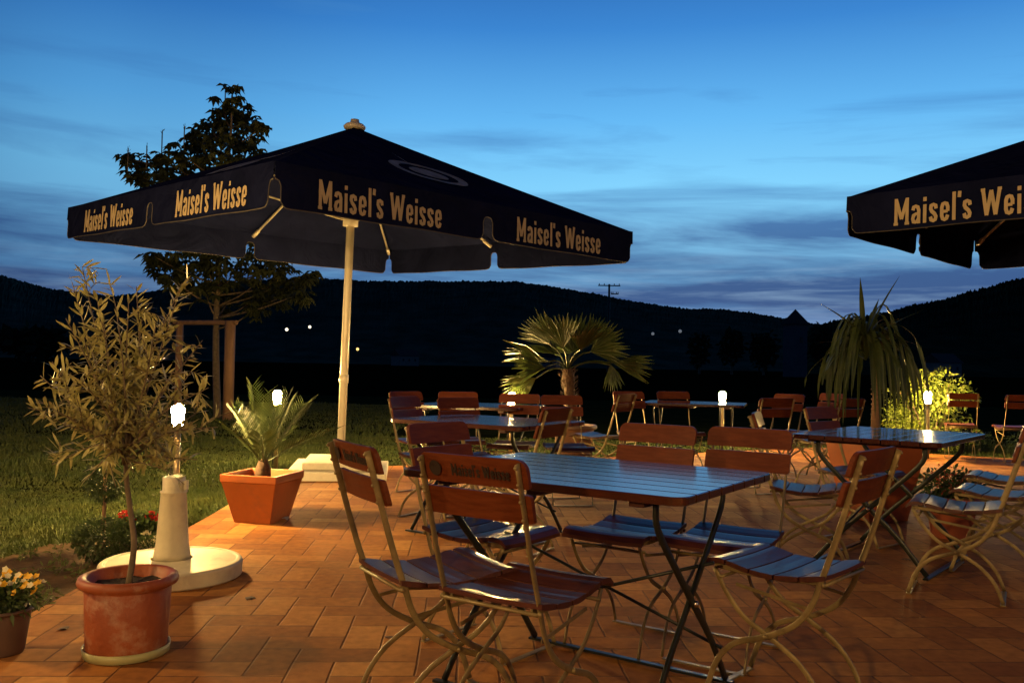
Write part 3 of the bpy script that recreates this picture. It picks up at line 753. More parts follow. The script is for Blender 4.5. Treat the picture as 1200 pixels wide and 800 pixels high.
# the empty parasol stand
t = thing('parasol_stand', 'empty cream parasol stand with round concrete foot beside the olive pot', 'parasol stand', (-1.71, 4.50, 0))
m = MB(); m.lathe([(.335, 0), (.345, .008), (.345, .072), (.337, .082), (.318, .084), (.313, .078), (.16, .088), (.10, .093), (.098, .05)], 64); m.build('foot', CREAM, t, smooth=False, bevel=.003)
m = MB(); m.lathe([(.092, .085), (.088, .12), (.080, .16), (.062, .42), (.066, .425), (.066, .43), (.055, .435), (.055, .50), (.046, .505), (.040, .505), (.040, .40)], 40); tbn = m.build('tube', CREAM, t, smooth=True)
m = MB(); m.box((.066, -.01, .462), (.018, .03, .05)); m.build('clamp_knob', CREAM, tbn, bevel=.004)
for q in tbn.data.polygons: pass

# ------------------------------------------------------------------ garden lamps
def make_lamp(label, base, h, sc=1.0, group='lit garden lamps on posts'):
    t = thing('garden_lamp', label, 'garden lamp', base, 0, group)
    m = MB(); m.tube([(0, 0, 0), (0, 0, h-.17)], .022*sc, 12); m.build('post', LAMPM, t, smooth=True)
    m = MB(); m.tube([(-.036*sc, 0, 0), (-.036*sc, 0, h-.19)], .007*sc, 8); m.build('cable_tube', DARKM, t, smooth=True)
    m = MB(); m.lathe([(.024*sc, h-.175), (.034*sc, h-.17), (.036*sc, h-.155), (.030*sc, h-.150)], 16); m.build('collar', LAMPM, t, smooth=True)
    m = MB(); m.lathe([(.030*sc, h-.149), (.036*sc, h-.12), (.043*sc, h-.05), (.044*sc, h-.034), (.037*sc, h-.014), (.022*sc, h-.003), (.006, h)], 20); m.build('glass_shade', BULB, t, smooth=True)
    return t
make_lamp('lit garden lamp half hidden by the olive leaves, above the empty parasol stand', gp(205, 612), .80)
make_lamp('lit garden lamp on a wooden-looking post behind the orange square planter', gp(323, 548), .80)
make_lamp('lit garden lamp glowing through the lowest palm leaf', gp(598, 543), .80)
make_lamp('lit garden lamp between the far table and the stacked chairs in the middle distance', gp(846, 528), .80)
make_lamp('lit garden lamp in front of the glowing green bush', gp(1087, 537), .86)

# ------------------------------------------------------------------ pots
def round_pot(t, r_top, r_bot, h, material, rim=.03, soil=True, z0=0.0, rimh=.05):
    m = MB(); m.lathe([(r_bot, z0), (r_bot+.004, z0+.01), (r_bot+(r_top-r_bot)*.75, z0+h-rimh-.004), (r_top-.008, z0+h-rimh), (r_top+rim*.45, z0+h-rimh+.010), (r_top+rim*.6, z0+h-rimh*.5), (r_top+rim*.45, z0+h-.006), (r_top+rim*.1, z0+h), (r_top-.012, z0+h-.006), (r_top-.02, z0+h-.035), (r_top-.03, z0+h-.05)], 48)
    p = m.build('pot', material, t, smooth=True)
    if soil:
        m = MB(); n = 14; vs = [(0, 0, z0+h-.035)]
        for j in range(1, 5):
            for k in range(24): a = 2*math.pi*k/24; vs.append((math.cos(a)*(r_top-.018)*j/4, math.sin(a)*(r_top-.018)*j/4, z0+h-.04+random.uniform(-.006, .008)))
        fs = [(0, 1+k, 1+(k+1) % 24) for k in range(24)]
        for j in range(3):
            for k in range(24): a = 1+j*24+k; b = 1+j*24+(k+1) % 24; fs.append((a, a+24, b+24, b))
        m.add(vs, fs); m.build('soil', SOIL, p)
    return p
def square_pot(t, wt, wb, h, material, rz=0.0):
    m = MB(); o = 0
    rings = [(wb, 0), (wt-.0, h-.055), (wt+.012, h-.05), (wt+.018, h), (wt-.03, h), (wt-.045, h-.05), (wt-.06, h-.06)]
    vs = []; 
    for w, z in rings:
        for x, y in ((-1, -1), (1, -1), (1, 1), (-1, 1)): vs.append((x*w/2, y*w/2, z))
    fs = [(3, 2, 1, 0)]
    for i in range(len(rings)-1):
        for k in range(4): a = 4*i+k; b = 4*i+(k+1) % 4; fs.append((a, b, b+4, a+4))
    m.add(vs, fs); p = m.build('pot', material, t, bevel=.006)
    m = MB(); m.add([(-wt/2+.02, -wt/2+.02, h-.055), (wt/2-.02, -wt/2+.02, h-.055), (wt/2-.02, wt/2-.02, h-.055), (-wt/2+.02, wt/2-.02, h-.055)], [(0, 1, 2, 3)]); m.build('soil', SOIL, p)
    return p

# olive tree
def olive():
    b = gp(161, 780); b.y += .14; b.x = (161-602)/F_PX*b.y
    t = thing('olive_pot_plant', 'small olive tree in a round terracotta pot on a yellowish saucer', 'potted tree', b)
    m = MB(); m.lathe([(.135, 0), (.150, .004), (.155, .035), (.149, .035), (.145, .01), (.12, .008)], 48); m.build('saucer', SAUCER, t, smooth=True)
    round_pot(t, .158, .138, .285, TERRA, rim=.034, z0=.01, rimh=.045)
    k = b.y
    def P(px, py, dy=0): v = dp(px, py, k+dy); return v-b
    tr = bez([Vector((.0, 0, .25)), P(157, 640), P(153, 600, .01), P(148, 560), P(148, 530, 0)], 5)
    m = MB(); m.tube(tr, [.0125-.004*i/len(tr) for i in range(len(tr))], 8)
    top = tr[-1]; tips = []
    rs = random.Random(11)
    targets = [(85, 330), (60, 420), (40, 465), (110, 350), (135, 370), (165, 365), (205, 345), (235, 395), (245, 450), (240, 480), (220, 500), (75, 500), (65, 545), (100, 400), (180, 410), (150, 430), (200, 440), (120, 460), (90, 440), (250, 505), (215, 545), (35, 478), (48, 440), (95, 318), (150, 345), (212, 330), (170, 480), (210, 520), (105, 510), (190, 545), (130, 400), (160, 335), (75, 375), (225, 430), (145, 480), (185, 380), (95, 560), (225, 535), (125, 530)]
    twigs = []
    for (px, py) in targets:
        e = P(px+rs.uniform(-6, 6), py+rs.uniform(-6, 6), rs.uniform(-.24, .24))
        s0 = top + Vector((rs.uniform(-.01, .01), rs.uniform(-.01, .01), rs.uniform(-.05, .02)))
        mid = s0.lerp(e, .5)+Vector((rs.uniform(-.03, .03), rs.uniform(-.03, .03), rs.uniform(-.01, .06)))
        path = bez([s0, mid, e], 6); m.tube(path, [.0055-.0042*i/len(path) for i in range(len(path))], 5); twigs.append(path[3:])
        for _ in range(3):
            i = rs.randrange(4, len(path)); p0 = path[i]; d = Vector((rs.gauss(0, 1), rs.gauss(0, 1), rs.gauss(.35, .8))).normalized()
            e2 = p0+d*rs.uniform(.06, .14); pp = bez([p0, p0.lerp(e2, .5)+Vector((0, 0, .01)), e2], 3); m.tube(pp, .0016, 4); twigs.append(pp)
    m.build('trunk', BARK, t, smooth=True)
    lf = MB(); LK = gp(205, 612)+Vector((0, 0, .73))     # an airy gap where the lamp shines through
    for tw in twigs:
        Ltot = sum((tw[i+1]-tw[i]).length for i in range(len(tw)-1)); nn = max(4, int(Ltot/.025)); 
        for j in range(nn):
            u = j/nn*(len(tw)-1); i = int(u); p = tw[i].lerp(tw[min(i+1, len(tw)-1)], u-i); dr = (tw[min(i+1, len(tw)-1)]-tw[max(0, i-1)]).normalized()
            if (p+b-LK*((p+b).y/LK.y)-Vector((0, 0, CAM_H*(1-(p+b).y/LK.y)))).length < .055: continue
            for s_ in (-1, 1):
                side = dr.orthogonal().normalized(); side.rotate(Matrix.Rotation(rs.uniform(0, 6.28), 3, dr))
                d = (dr*rs.uniform(.5, 1.1)+side*s_*1.0+Vector((0, 0, rs.uniform(-.25, .25)))).normalized()
                nm = Vector((rs.gauss(0, .5), rs.gauss(0, .5), 1)); lf.oval(p, d, nm, rs.uniform(.040, .074), rs.uniform(.009, .0145), rs.uniform(-.1, .25))
    lf.build('foliage', OLIVE, t)
    return b
ob = olive()

# square planter with a young date palm
def fronds(t, base, n, length, rise, droop, lw, ll, seed, material, zspread=(.25, 1.3), nl=26):
    rs = random.Random(seed)
    for k in range(n):
        a = 2*math.pi*k/n*2.4+rs.uniform(-.3, .3); el = zspread[0]+(zspread[1]-zspread[0])*((k*.618) % 1)
        d = Vector((math.cos(a)*math.cos(el), math.sin(a)*math.cos(el), math.sin(el))); Lf = length*rs.uniform(.8, 1.1)
        pts = []
        for j in range(9):
            u = j/8; pts.append(base+d*Lf*u+Vector((0, 0, -droop*Lf*u*u*math.cos(el)*1.0)))
        m = MB(); m.tube(pts, [.006-.005*j/8 for j in range(9)], 5)
        for j in range(nl):
            u = .18+.82*j/nl; i = min(7, int(u*8)); p = pts[i].lerp(pts[i+1], u*8-i); dr = (pts[i+1]-pts[i]).normalized()
            sd = dr.cross(Vector((0, 0, 1))); sd = sd.normalized() if sd.length > .05 else Vector((1, 0, 0))
            up = sd.cross(dr)
            for s_ in (-1, 1):
                dd = (dr*.75+sd*s_*.75+up*.3).normalized(); m.leaf(p, dd, up, ll*(1-.55*abs(u-.45))*rs.uniform(.8, 1.1), lw, rs.uniform(0, .12))
        m.build('frond', material, t)
b = gp(299, 614); b.y += .16
t = thing('planter_palm', 'young feathery palm in an orange square planter beside the lamp', 'potted palm', b, math.radians(-13))
square_pot(t, .40, .27, .33, TERRAO)
t2 = t
m = MB(); m.lathe([(.04, .27), (.055, .30), (.05, .36), (.03, .42)], 12); m.build('trunk', TRUNKF, t2, smooth=True)
fronds(t2, Vector((0, 0, .38)), 14, .60, 0, .22, .0075, .19, 5, DATEG, zspread=(.62, 1.5), nl=22)

# fan palm in a taupe tub
def fan_palm():
    Yp = 9.6; b = dp(672, 528, Yp); b = Vector((b.x, Yp, 0))
    t = thing('fan_palm', 'fan palm with a shaggy trunk in a taupe tub behind the middle table', 'potted palm', b)
    round_pot(t, .235, .16, .47, TAUPE, rim=.03, rimh=.05)
    def P(px, py, dy=0): return dp(px, py, Yp+dy)-b
    rs = random.Random(3)
    m = MB(); top = P(665, 432); pts = [Vector((0, 0, .40)), P(672, 500), P(668, 465), top]; pts = bez(pts, 6)
    m.tube(pts, [.062+.02*math.sin(i*1.3)*.4 for i in range(len(pts))], 12)
    for i in range(260):   # old leaf bases
        u = rs.uniform(0, len(pts)-1.01); j = int(u); p = pts[j].lerp(pts[j+1], u-j); a = rs.uniform(0, 6.28); d = Vector((math.cos(a), math.sin(a), rs.uniform(.4, 1.2))).normalized()
        m.leaf(p+Vector((math.cos(a), math.sin(a), 0))*.055, d, Vector((math.cos(a), math.sin(a), .2)), rs.uniform(.05, .10), .02)
    m.build('trunk', TRUNKF, t, smooth=False)
    fans = [  # blade base px, tip px, radius m, depth, half opening
        (645, 404, 612, 368, .46, .1, .62), (642, 424, 584, 404, .56, 0, .30), (638, 431, 596, 424, .40, -.3, .55), (628, 443, 584, 462, .42, .12, .75),
        (672, 412, 674, 358, .50, .15, 1.0), (660, 408, 650, 366, .46, -.2, .7), (690, 404, 714, 368, .42, .2, .5), (692, 412, 734, 394, .44, -.1, .75), (718, 425, 770, 431, .48, .05, .40), (716, 427, 722, 462, .30, .05, .6),
        (680, 410, 700, 375, .44, -.35, .8), (650, 415, 622, 390, .40, .45, .7), (668, 415, 668, 372, .42, .4, 1.0)]
    for (cx, cy, tx, ty, R_, dy, op) in fans:
        c0 = P(cx, cy, dy*.8); tip = P(tx, ty, dy*1.5); ax = (tip-c0); ax.normalize()
        m = MB(); mid = top.lerp(c0, .5)+Vector((0, 0, .05)); m.tube(bez([top, mid, c0], 5), .009, 5)
        nv = ax.cross(Vector((rs.uniform(-1.1, 1.1), 1, rs.uniform(-1.0, 1.0)))); nv = nv.normalized()   # in-plane side direction
        pl = nv.cross(ax)
        ns = max(7, int(14*op+4))
        for k in range(ns):
            a = (-1+2*k/(ns-1))*op; d = (ax*math.cos(a)+nv*math.sin(a)+pl*rs.uniform(-.06, .06)).normalized()
            ln = R_*(.82+.18*math.cos(a))*rs.uniform(.9, 1.05); w = ln*.115
            sd = d.cross(pl).normalized(); p0 = c0; p1 = c0+d*ln*.55; p2 = c0+d*ln+Vector((0, 0, -.10*ln*rs.uniform(.3, 1.4)))
            o = len(m.v); m.v += [tuple(p0), tuple(p1+sd*w*.5), tuple(p1+pl*w*.2), tuple(p1-sd*w*.5), tuple(p2)]
            m.f += [(o, o+1, o+2), (o, o+2, o+3), (o+1, o+4, o+2), (o+2, o+4, o+3)]
        m.build('fan_leaf', PALMG, t)
fan_palm()

# tall planter with strap-leaved plant
def strap_plant():
    b = gp(1028, 612); b.y += .2; b.x = (1026-600)/F_PX*b.y
    t = thing('strap_leaf_plant', 'tall plant with long drooping strap leaves in a high orange planter behind the right-hand table', 'potted plant', b, math.radians(14))
    square_pot(t, .52, .33, .66, TERRAO)
    rs = random.Random(21)
    m = MB(); m.tube([(0, 0, .58), (.01, 0, .9), (.0, .01, 1.24)], [.035, .028, .026], 10)
    for i in range(16): m.lathe([(.028, 0), (.034, .008), (.028, .016)], 10, (.005, 0, .62+i*.038))
    m.build('trunk', BARKR, t, smooth=True)
    m = MB(); Yb = b.y; Rz = Matrix.Rotation(-math.radians(14), 3, 'Z')
    def P(px, py, dy=0): return Rz @ (dp(px, py, Yb+dy)-b)
    c0 = P(1015, 398)
    def strap(pts, w):
        pts = bez(pts, 4); n = len(pts); prev = None; o = len(m.v)
        for i, p in enumerate(pts):
            T = (pts[min(i+1, n-1)]-pts[max(i-1, 0)]).normalized(); sd = T.cross(Vector((0, 0, 1)) if abs(T.z) < .93 else Vector((.3, 1, 0)))
            if prev is not None and sd.dot(prev) < 0: sd = -sd
            sd = sd.normalized(); prev = sd; u = i/(n-1); ww = w*min(1, .5+u*2.2)*max(.03, (1-u**2.6)); up = sd.cross(T)
            m.v += [tuple(p-sd*ww/2+up*ww*.12), tuple(p), tuple(p+sd*ww/2+up*ww*.12)]
        for i in range(n-1):
            for k in (0, 1): a = o+3*i+k; m.f.append((a, a+1, a+4, a+3))
    ups = [((1008, 325), -.1, .045), ((1055, 322), .1, .03), ((960, 355), -.1, .04), ((1085, 362), .1, .04), ((1088, 408), -.2, .035), ((952, 402), .1, .035), ((1030, 350), .3, .035), ((985, 372), -.3, .035), ((1062, 372), -.2, .035)]
    for (e, dy, w) in ups:
        end = P(*e, dy); s0 = c0+Vector((rs.uniform(-.02, .02), rs.uniform(-.02, .02), rs.uniform(-.05, .05))); mid = s0.lerp(end, .5)+Vector((0, 0, .02)); strap([s0, mid, end], w)
    for i in range(72):
        a = rs.uniform(0, 6.28); r1 = rs.uniform(.14, .33); dz = rs.uniform(.0, .24); s0 = c0+Vector((0, 0, rs.uniform(-.16, .04)))
        d = Vector((math.cos(a), math.sin(a), 0)); ln = rs.uniform(.18, .60)
        strap([s0, s0+d*r1*.55+Vector((0, 0, dz)), s0+d*r1*1.05+Vector((0, 0, dz*.4-.06)), s0+d*(r1*1.3)+Vector((0, 0, -ln*.6)), s0+d*(r1*1.35)+Vector((0, 0, -ln))], rs.uniform(.026, .042))
    m.build('foliage', YUCG, t)
strap_plant()

def leaf_cloud(m, c, r, n, l, w, rs, shell=.35, down=0.0):
    for _ in range(n):
        d = Vector((rs.gauss(0, 1), rs.gauss(0, 1), rs.gauss(0, 1))).normalized(); q = (rs.random()**shell)
        p = Vector(c)+Vector((d.x*r[0], d.y*r[1], d.z*r[2]))*q
        dd = (d+Vector((rs.gauss(0, .6), rs.gauss(0, .6), rs.gauss(-down, .6)))).normalized(); m.leaf(p, dd, Vector((rs.gauss(0, 1), rs.gauss(0, 1), rs.gauss(.6, 1))), l*rs.uniform(.6, 1.25), w*rs.uniform(.7, 1.2), rs.uniform(0, .3))

# lit bush
rs = random.Random(5)
b = gp(1092, 534); b.y += .50; b.x *= 1.035
t = thing('round_bush', 'round leafy green bush lit from the lamp in front of it', 'bush', b)
m = MB()
for k in range(9): a = k*.7; m.tube([(0, 0, 0), (math.cos(a)*.2, math.sin(a)*.2, .5), (math.cos(a)*.45, math.sin(a)*.4, .95)], [.014, .01, .004], 5)
m.build('stem', BARK, t)
m = MB()
for k in range(60):
    a = rs.uniform(0, 6.28); u = rs.random()**.5; h_ = rs.uniform(.1, 1.04); rr_ = .50*math.sqrt(max(.05, 1-((h_-.5)/.72)**2))
    leaf_cloud(m, (math.cos(a)*rr_*u, math.sin(a)*rr_*u, h_), (.17, .17, .16), 90, .060, .026, rs)
m.build('foliage', BUSHG, t)
# low hedge-like shrub further right beside the far chairs
b = gp(1180, 534); b.y += .7
t = thing('low_shrub', 'low dark shrub right of the lit bush behind the distant chairs', 'bush', b)
m = MB(); m.tube([(0, 0, 0), (0, 0, .2)], .02, 5); m.build('stem', BARK, t); m = MB()
for k in range(26):
    leaf_cloud(m, (rs.uniform(-.9, 1.3), rs.uniform(-.25, .25), rs.uniform(.06, .26)), (.16, .16, .12), 60, .05, .022, rs)
m.build('foliage', BOXG, t)

# flower pot under the right-hand table
b = Vector((2.98, 5.95, 0))
t = thing('flower_pot', 'terracotta pot of trailing small flowers behind the right-hand table', 'flower pot', b)
round_pot(t, .17, .12, .28, TERRAD, rim=.03)
m = MB(); fl = MB(); rs = random.Random(9)
leaf_cloud(m, (0, 0, .33), (.22, .2, .13), 900, .045, .018, rs, shell=.6)
m.build('foliage', FLG, t)
for _ in range(60):
    a = rs.uniform(0, 6.28); r_ = rs.uniform(.05, .24); leaf_cloud(fl, (math.cos(a)*r_, math.sin(a)*r_, .36+rs.uniform(-.05, .10)), (.012, .012, .01), 7, .018, .014, rs)
fl.build('blossoms', mat('rusty_petal', (.35, .06, .02), rough=.6, var=.3, scale=30), t)

# pansies bottom left
b = Vector((-1.88, 3.30, 0))
t = thing('pansy_pot', 'small dark pot of yellow and cream pansies beside the paving edge', 'flower pot', b)
round_pot(t, .105, .075, .17, mat('brown_pot', (.10, .06, .045), rough=.5, var=.15), rim=.012, rimh=.02)
m = MB(); rs = random.Random(2); leaf_cloud(m, (0, 0, .20), (.13, .12, .06), 500, .04, .018, rs, shell=.6); m.build('foliage', FLG, t)
def blossoms(t, name, n, material, spread, zc, size, seed, z_sp=.03, petals=5):
    rs = random.Random(seed); m = MB()
    for _ in range(n):
        a = rs.uniform(0, 6.28); r_ = spread*rs.random()**.5; c0 = Vector((math.cos(a)*r_, math.sin(a)*r_, zc+rs.uniform(-z_sp, z_sp)-r_*.25))
        f = Vector((rs.gauss(0, .5), -1+rs.gauss(0, .4), .8)).normalized(); u = f.orthogonal().normalized(); w = f.cross(u)
        for k in range(petals):
            b0 = 2*math.pi*k/petals; d = u*math.cos(b0)+w*math.sin(b0); s1 = -u*math.sin(b0)+w*math.cos(b0); o = len(m.v)
            m.v += [tuple(c0), tuple(c0+d*size*.6+s1*size*.42+f*.002), tuple(c0+d*size+f*.004), tuple(c0+d*size*.6-s1*size*.42+f*.002)]; m.f.append((o, o+1, o+2, o+3))
    return m.build(name, material, t)
blossoms(t, 'yellow_blossoms', 30, YEL, .125, .275, .0145, 1)
blossoms(t, 'cream_blossoms', 30, WHT, .135, .285, .0135, 8, z_sp=.035)

# bed plants behind the stand
t = thing('standard_box_tree', 'little ball-topped shrub on a thin stem rising from the flower bed', 'topiary', gp(121, 634))
k = t.location.y; m = MB(); m.tube([(0, 0, 0), (.0, 0, .42)], [.012, .010], 8); m.build('trunk', BARKR, t, smooth=True)
m = MB(); rs = random.Random(14); zc = dp(122, 563, k).z
leaf_cloud(m, (0, 0, zc), (.12, .12, .125), 1500, .026, .012, rs, shell=.35); m.build('crown', BOXG, t)
t = thing('box_ball', 'dark clipped box ball on the soil by the stand', 'bush', gp(120, 655))
m = MB(); leaf_cloud(m, (0, 0, .11), (.155, .14, .12), 2200, .024, .012, rs, shell=.3); m.build('foliage', BOXG, t)
m = MB(); m.tube([(0, 0, 0), (0, 0, .1)], .012, 6); m.build('stem', BARK, t)
t = thing('geranium', 'red geranium growing low behind the empty parasol stand', 'flower', gp(170, 636))
m = MB(); leaf_cloud(m, (0, 0, .09), (.17, .13, .09), 700, .045, .035, rs, shell=.5); m.build('foliage', FLG, t)
fl = MB()
for (px, py) in ((145, 602), (156, 608), (176, 603), (190, 604), (184, 607)):
    p = dp(px, py, t.location.y-.02)-t.location; leaf_cloud(fl, p, (.022, .022, .018), 60, .018, .016, rs)
fl.build('blossoms', RED, t)
t = thing('white_flowers', 'cluster of small white flowers low beside the parasol stand', 'flower', gp(176, 650))
m = MB(); leaf_cloud(m, (0, 0, .05), (.12, .09, .05), 350, .035, .015, rs, shell=.5); m.build('foliage', FLG, t)
fl = MB()
for (px, py) in ((172, 624), (168, 636), (178, 634), (186, 628), (163, 640), (175, 642)):
    p = dp(px, py, t.location.y-.02)-t.location; leaf_cloud(fl, p, (.022, .02, .010), 50, .012, .010, rs)
fl.build('blossoms', WHT, t)
# weeds on the soil strip
m = MB(); rs = random.Random(31)
for _ in range(90):
    x = rs.uniform(-3.0, -2.02); y = rs.uniform(2.9, 5.2)
    leaf_cloud(m, (x, y, .0), (.05, .05, .035), rs.randint(14, 46), .035, .010, rs, shell=.6)
tag(m.build('weeds', mat('weed_leaf', (.09, .12, .03), rough=.6, var=.3, scale=10, trans=.25)), 'sparse green weeds on the bare soil strip', 'weeds', kind='stuff')

# ------------------------------------------------------------------ staked chestnut tree on the lawn
def chestnut():
    Yt = 17.0; g = dp(255, 480, Yt); b = Vector((g.x, Yt, -.03))
    t = thing('chestnut_tree', 'young broadleaf tree behind the left parasol, rising above its canopy', 'tree', b)
    def P(px, py, dy=0): return dp(px, py, Yt+dy)-b
    rs = random.Random(4); m = MB()
    tr = bez([Vector((0, 0, 0)), P(253, 400), P(256, 320), P(262, 240), P(270, 160), P(272, 112)], 6); m.tube(tr, [.075*(1-.8*i/len(tr)) for i in range(len(tr))], 10)
    blobs = [(272, 112, 14), (262, 130, 18), (285, 135, 18), (270, 150, 24), (245, 150, 12), (290, 165, 22), (258, 172, 24), (235, 175, 18), (300, 180, 14), (275, 195, 28), (240, 200, 24), (210, 178, 14), (215, 200, 20), (190, 185, 12), (190, 205, 16), (165, 190, 12), (150, 185, 9), (160, 205, 12), (175, 215, 14), (205, 220, 20), (240, 225, 26), (280, 225, 26), (225, 250, 26), (270, 255, 26), (250, 285, 30),
             (205, 275, 24), (305, 150, 10), (310, 200, 16), (228, 160, 14), (190, 305, 18), (215, 312, 20), (180, 300, 12), (245, 318, 24), (275, 315, 26), (300, 300, 22), (310, 325, 22), (335, 330, 18), (352, 325, 14), (365, 322, 9), (350, 345, 12), (325, 350, 16), (300, 350, 20), (270, 345, 20), (240, 340, 18), (215, 335, 14), (300, 362, 12), (200, 325, 12), (262, 362, 10), (225, 290, 22), (330, 310, 16)]
    lf = MB(); sc = Yt/F_PX
    for (px, py, r) in blobs:
        dy = rs.uniform(-1, 1)*.9; c0 = P(px, py, dy); q = min(range(len(tr)), key=lambda i: (tr[i]-(c0-Vector((0, 0, .45)))).length); s0 = tr[q]
        m.tube(bez([s0, s0.lerp(c0, .5)+Vector((0, 0, -.06)), c0], 4), [.022-.0015*i for i in range(9)], 5)
        n = int(r*1.35)
        for _ in range(n):
            d = Vector((rs.gauss(0, 1), rs.gauss(0, 1), rs.gauss(0, 1))).normalized()*rs.random()**.45*r*sc; h = c0+Vector((d.x, d.y*1.5, d.z))
            a0 = rs.uniform(0, 6.28); up = Vector((rs.gauss(0, .3), rs.gauss(0, .3), 1)).normalized(); u = up.orthogonal().normalized(); w = up.cross(u)
            for k in range(5):      # palmate leaf: five drooping leaflets
                a = a0+(k-2)*.85; dd = (u*math.cos(a)+w*math.sin(a)-up*.45).normalized(); lf.leaf(h, dd, up, rs.uniform(.14, .22), .088, .25)
    for (px, py) in ((264, 98), (277, 95), (190, 148), (150, 168), (216, 142), (172, 165)):      # upright flower candles / shoots
        p = P(px, py+13); m.tube([p-Vector((0, 0, .35)), p+Vector((0, 0, .12))], .012, 4); lf2 = [lf.leaf(p+Vector((0, 0, z*.03)), Vector((rs.gauss(0, .5), rs.gauss(0, .5), 1)), Vector((1, 0, 0)), .08, .03) for z in range(5)]
    m.build('trunk', BARK, t, smooth=True); lf.build('crown', TREEG, t)
    s = thing('tree_stake_frame', 'wooden stakes with cross rails around the young tree trunk', 'tree stakes', (0, 0, 0))
    tops = [(211, 376, 0.25), (270, 376, -.35), (243, 376, .75)]
    bs = []
    for (px, py, dy) in tops[:2]:
        p = dp(px, py, Yt+dy); q = MB(); q.tube([(p.x, p.y, -.03), (p.x, p.y, p.z)], .10 if px > 250 else .07, 10); q.build('stake', BARKR, s, smooth=True); bs.append(p)
    q = MB(); d = bs[1]-bs[0]; q.tube([bs[0]-d*.12-Vector((0, 0, .03)), bs[1]+d*.12-Vector((0, 0, .03))], .045, 8); q.build('rail', BARKR, s)
chestnut()

# ------------------------------------------------------------------ far things
# chapel-like tower
Yf = 150; c0 = dp(932, 380, Yf); w = 24*Yf/F_PX
t = thing('small_tower', 'small square tower with a pointed roof dark against the sky', 'tower', (c0.x, Yf, 0), .5)
m = MB(); m.box((0, 0, c0.z/2), (w*.80, w*.80, c0.z)); m.build('wall', mat('tower_plaster', (.07, .075, .09), rough=.9, var=.2, scale=.5), t)
m = MB(); pk = dp(932, 362, Yf).z; e = w*.50; m.add([(-e, -e, c0.z-.05), (e, -e, c0.z-.05), (e, e, c0.z-.05), (-e, e, c0.z-.05), (0, 0, pk)], [(0, 3, 2, 1), (0, 1, 4), (1, 2, 4), (2, 3, 4), (3, 0, 4)]); m.build('roof', mat('tower_roof', (.02, .015, .015), rough=.9, var=.2), t)
m = MB(); m.box((0, -w*.40-.02, c0.z*.7), (.6, .08, 1.0)); m.build('window', DARKM, t)
# power pole
Yf = 190
top = dp(714, 333, Yf); t = thing('power_pole', 'thin power pole with two crossarms against the ridge', 'power pole', (top.x, Yf, 0))
m = MB(); m.tube([(0, 0, 0), (0, 0, top.z)], [.32, .22], 8); m.build('pole', DARKM, t)
for pxw, dz in ((13, .3), (9, 2.1)):
    ww = pxw*Yf/F_PX; m = MB(); m.box((0 if pxw > 10 else 1.2, 0, top.z-dz), (ww*2 if pxw > 10 else ww, .2, .22)); ca = m.build('crossarm', DARKM, t)
    m = MB()
    for x in (-.9, -.45, .45, .9): m.tube([(x*ww if pxw > 10 else 1.2+x*ww/2, 0, top.z-dz), (x*ww if pxw > 10 else 1.2+x*ww/2, 0, top.z-dz+.45)], .09, 6)
    m.build('insulator_set', DARKM, ca)
# far lights of the village
for (px, py, mt, lab, r) in ((336, 386, FARL, 'distant white street light, left of the pair on the hillside', .95), (363, 383, FARL, 'distant white street light, right of the pair on the hillside', .85), (419, 409, FARO, 'distant orange street light low beside the parasol pole', .85),
                      (765, 391, FARD, 'faint distant light on the dark slope right of the palm, the dimmer left one', .9), (797, 388, FARD, 'faint distant light on the slope, right of the palm and the power pole', 1.0), (1152, 470, FARD, 'tiny pale light low between the two distant chairs', .0)):
    if r == 0: continue
    Yf = 520; p = dp(px, py, Yf); t = thing('street_light', lab, 'street light', (p.x, Yf, 0), 0, 'far street lights in the valley')
    m = MB(); m.tube([(0, 0, -1), (0, 0, p.z-.8)], .12, 6); m.build('pole', DARKM, t)
    m = MB(); m.sphere((0, 0, p.z), r, 10, 8); m.build('lantern', mt, t, smooth=True)
# dark trees in the valley
def far_tree(px, py_top, wpx, Yf, seed, lab):
    rs = random.Random(seed); top = dp(px, py_top, Yf); b = Vector((top.x, Yf, -.1)); r = wpx*Yf/F_PX/2; h = top.z
    t = thing('valley_tree', lab, 'tree', b, 0, 'dark trees across the valley')
    m = MB(); m.tube([(0, 0, 0), (0, 0, h*.5)], [.3, .15], 6); m.build('trunk', BARK, t)
    m = MB()
    for _ in range(420):
        d = Vector((rs.gauss(0, 1), rs.gauss(0, 1), rs.gauss(0, 1))).normalized()*rs.random()**.4
        p = Vector((d.x*r, d.y*r, h*.58+d.z*h*.42)); m.leaf(p, Vector((rs.gauss(0, 1), rs.gauss(0, 1), rs.gauss(0, .7))), Vector((rs.gauss(0, 1), rs.gauss(0, 1), 1)), r*.45, r*.28)
    m.build('crown', hillm2, t)
TT = [(858, 383, 30, 'broad dark tree left of the small tower'), (895, 388, 34, 'dark tree touching the small tower from the left'), (962, 380, 30, 'dark tree just right of the small tower'), (820, 388, 26, 'small dark tree standing free left of the tower group'),
      (990, 385, 28, 'dark tree behind the strap-leaved plant'), (150, 392, 60, 'dark tree mass behind the olive leaves'), (40, 385, 70, 'dark tree at the far left beyond the lawn')]
for i, (px, py, w_, lab) in enumerate(TT): far_tree(px, py, w_, 200, 40+i, lab)

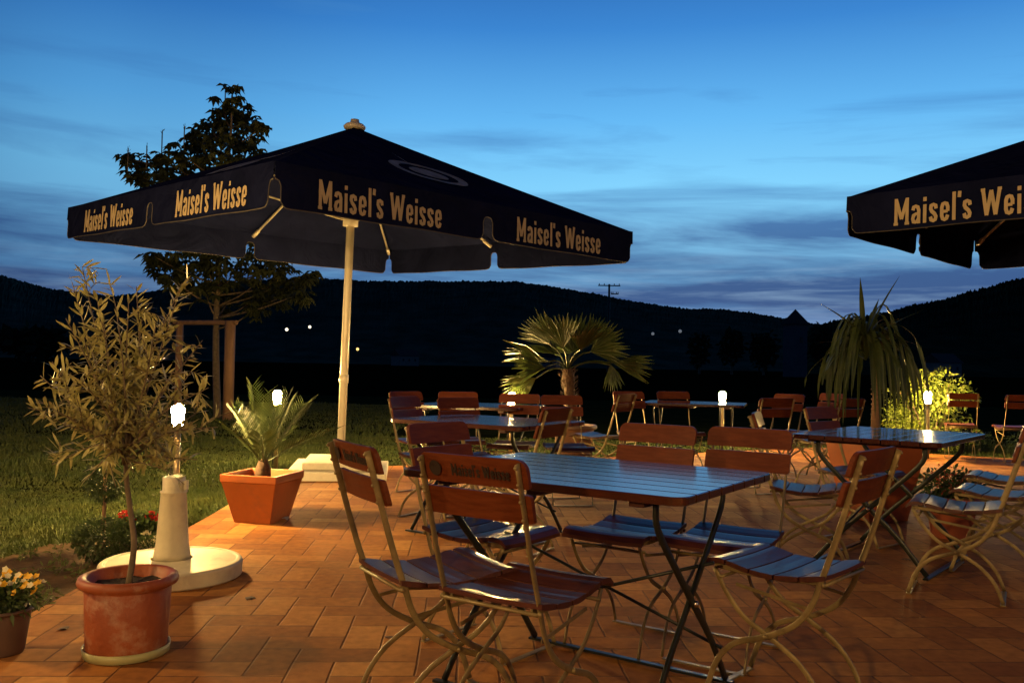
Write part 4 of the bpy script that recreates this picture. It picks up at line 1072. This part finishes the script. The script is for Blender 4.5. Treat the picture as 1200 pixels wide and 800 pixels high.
# farmhouses in the valley
for (px, py, Yf, w_, rz, lab) in ((1104, 402, 330, 11, .4, 'dim distant farmhouse at the foot of the right-hand slope'), (640, 412, 420, 12, -.3, 'barely visible distant farmhouse in the valley left of the palm crown'), (475, 408, 460, 12, .7, 'barely visible distant farmhouse in the valley right of the parasol pole')):
    p = dp(px, py, Yf); t = thing('farmhouse', lab, 'house', (p.x, Yf, -.1), rz, 'distant farmhouses')
    m = MB(); m.box((0, 0, 2.6), (w_, 8, 5.2)); m.build('wall', mat('far_plaster', (.20, .19, .17), rough=.9, var=.1, scale=.4), t)
    m = MB(); h = w_/2+.5; m.add([(-h, -4.6, 5.1), (h, -4.6, 5.1), (h, 4.6, 5.1), (-h, 4.6, 5.1), (-h, 0, 8.6), (h, 0, 8.6)], [(0, 3, 2, 1), (0, 1, 5, 4), (2, 3, 4, 5), (1, 2, 5), (3, 0, 4)]); m.build('roof', mat('far_roof', (.05, .025, .02), rough=.9, var=.2), t)
    for x in (-w_*.3, 0, w_*.3): m = MB(); m.box((x, -4.02, 3.0), (1.0, .1, 1.3)); m.build('window', DARKM, t)
# small things lying on the paving
p = gp(331, 609); t = thing('paper_scrap', 'crumpled white paper scrap on the paving beside the orange planter', 'litter', p)
m = MB(); rs = random.Random(3); n = 6
vs = [((i-n/2)*.022, (j-1.5)*.022, .004+rs.random()*.022) for j in range(4) for i in range(n)]
m.add(vs, [(j*n+i, j*n+i+1, (j+1)*n+i+1, (j+1)*n+i) for j in range(3) for i in range(n-1)]); m.build('sheet', mat('paper', (.6, .58, .5), rough=.8, var=.1), t, solid=.001)
for k, (px, py, lab) in enumerate(((455, 749, 'dry leaf lying on the tiles left of the front chair'), (80, 737, 'dark dry leaf on the tiles left of the terracotta pot'), (1063, 655, 'dry leaf on the tiles under the right-hand table'), (290, 700, 'dry leaf on the tiles right of the terracotta pot'))):
    p = gp(px, py); t = thing('dry_leaf', lab, 'leaf', p, k*1.3, 'dry leaves on the paving'); m = MB()
    for a in (-.5, 0, .5): m.oval((0, 0, .004), (math.sin(a), math.cos(a), .12), (0, 0, 1), .045, .022, .2)
    m.build('blade', mat('dead_leaf', (.10, .045, .02), rough=.8, var=.3), t)
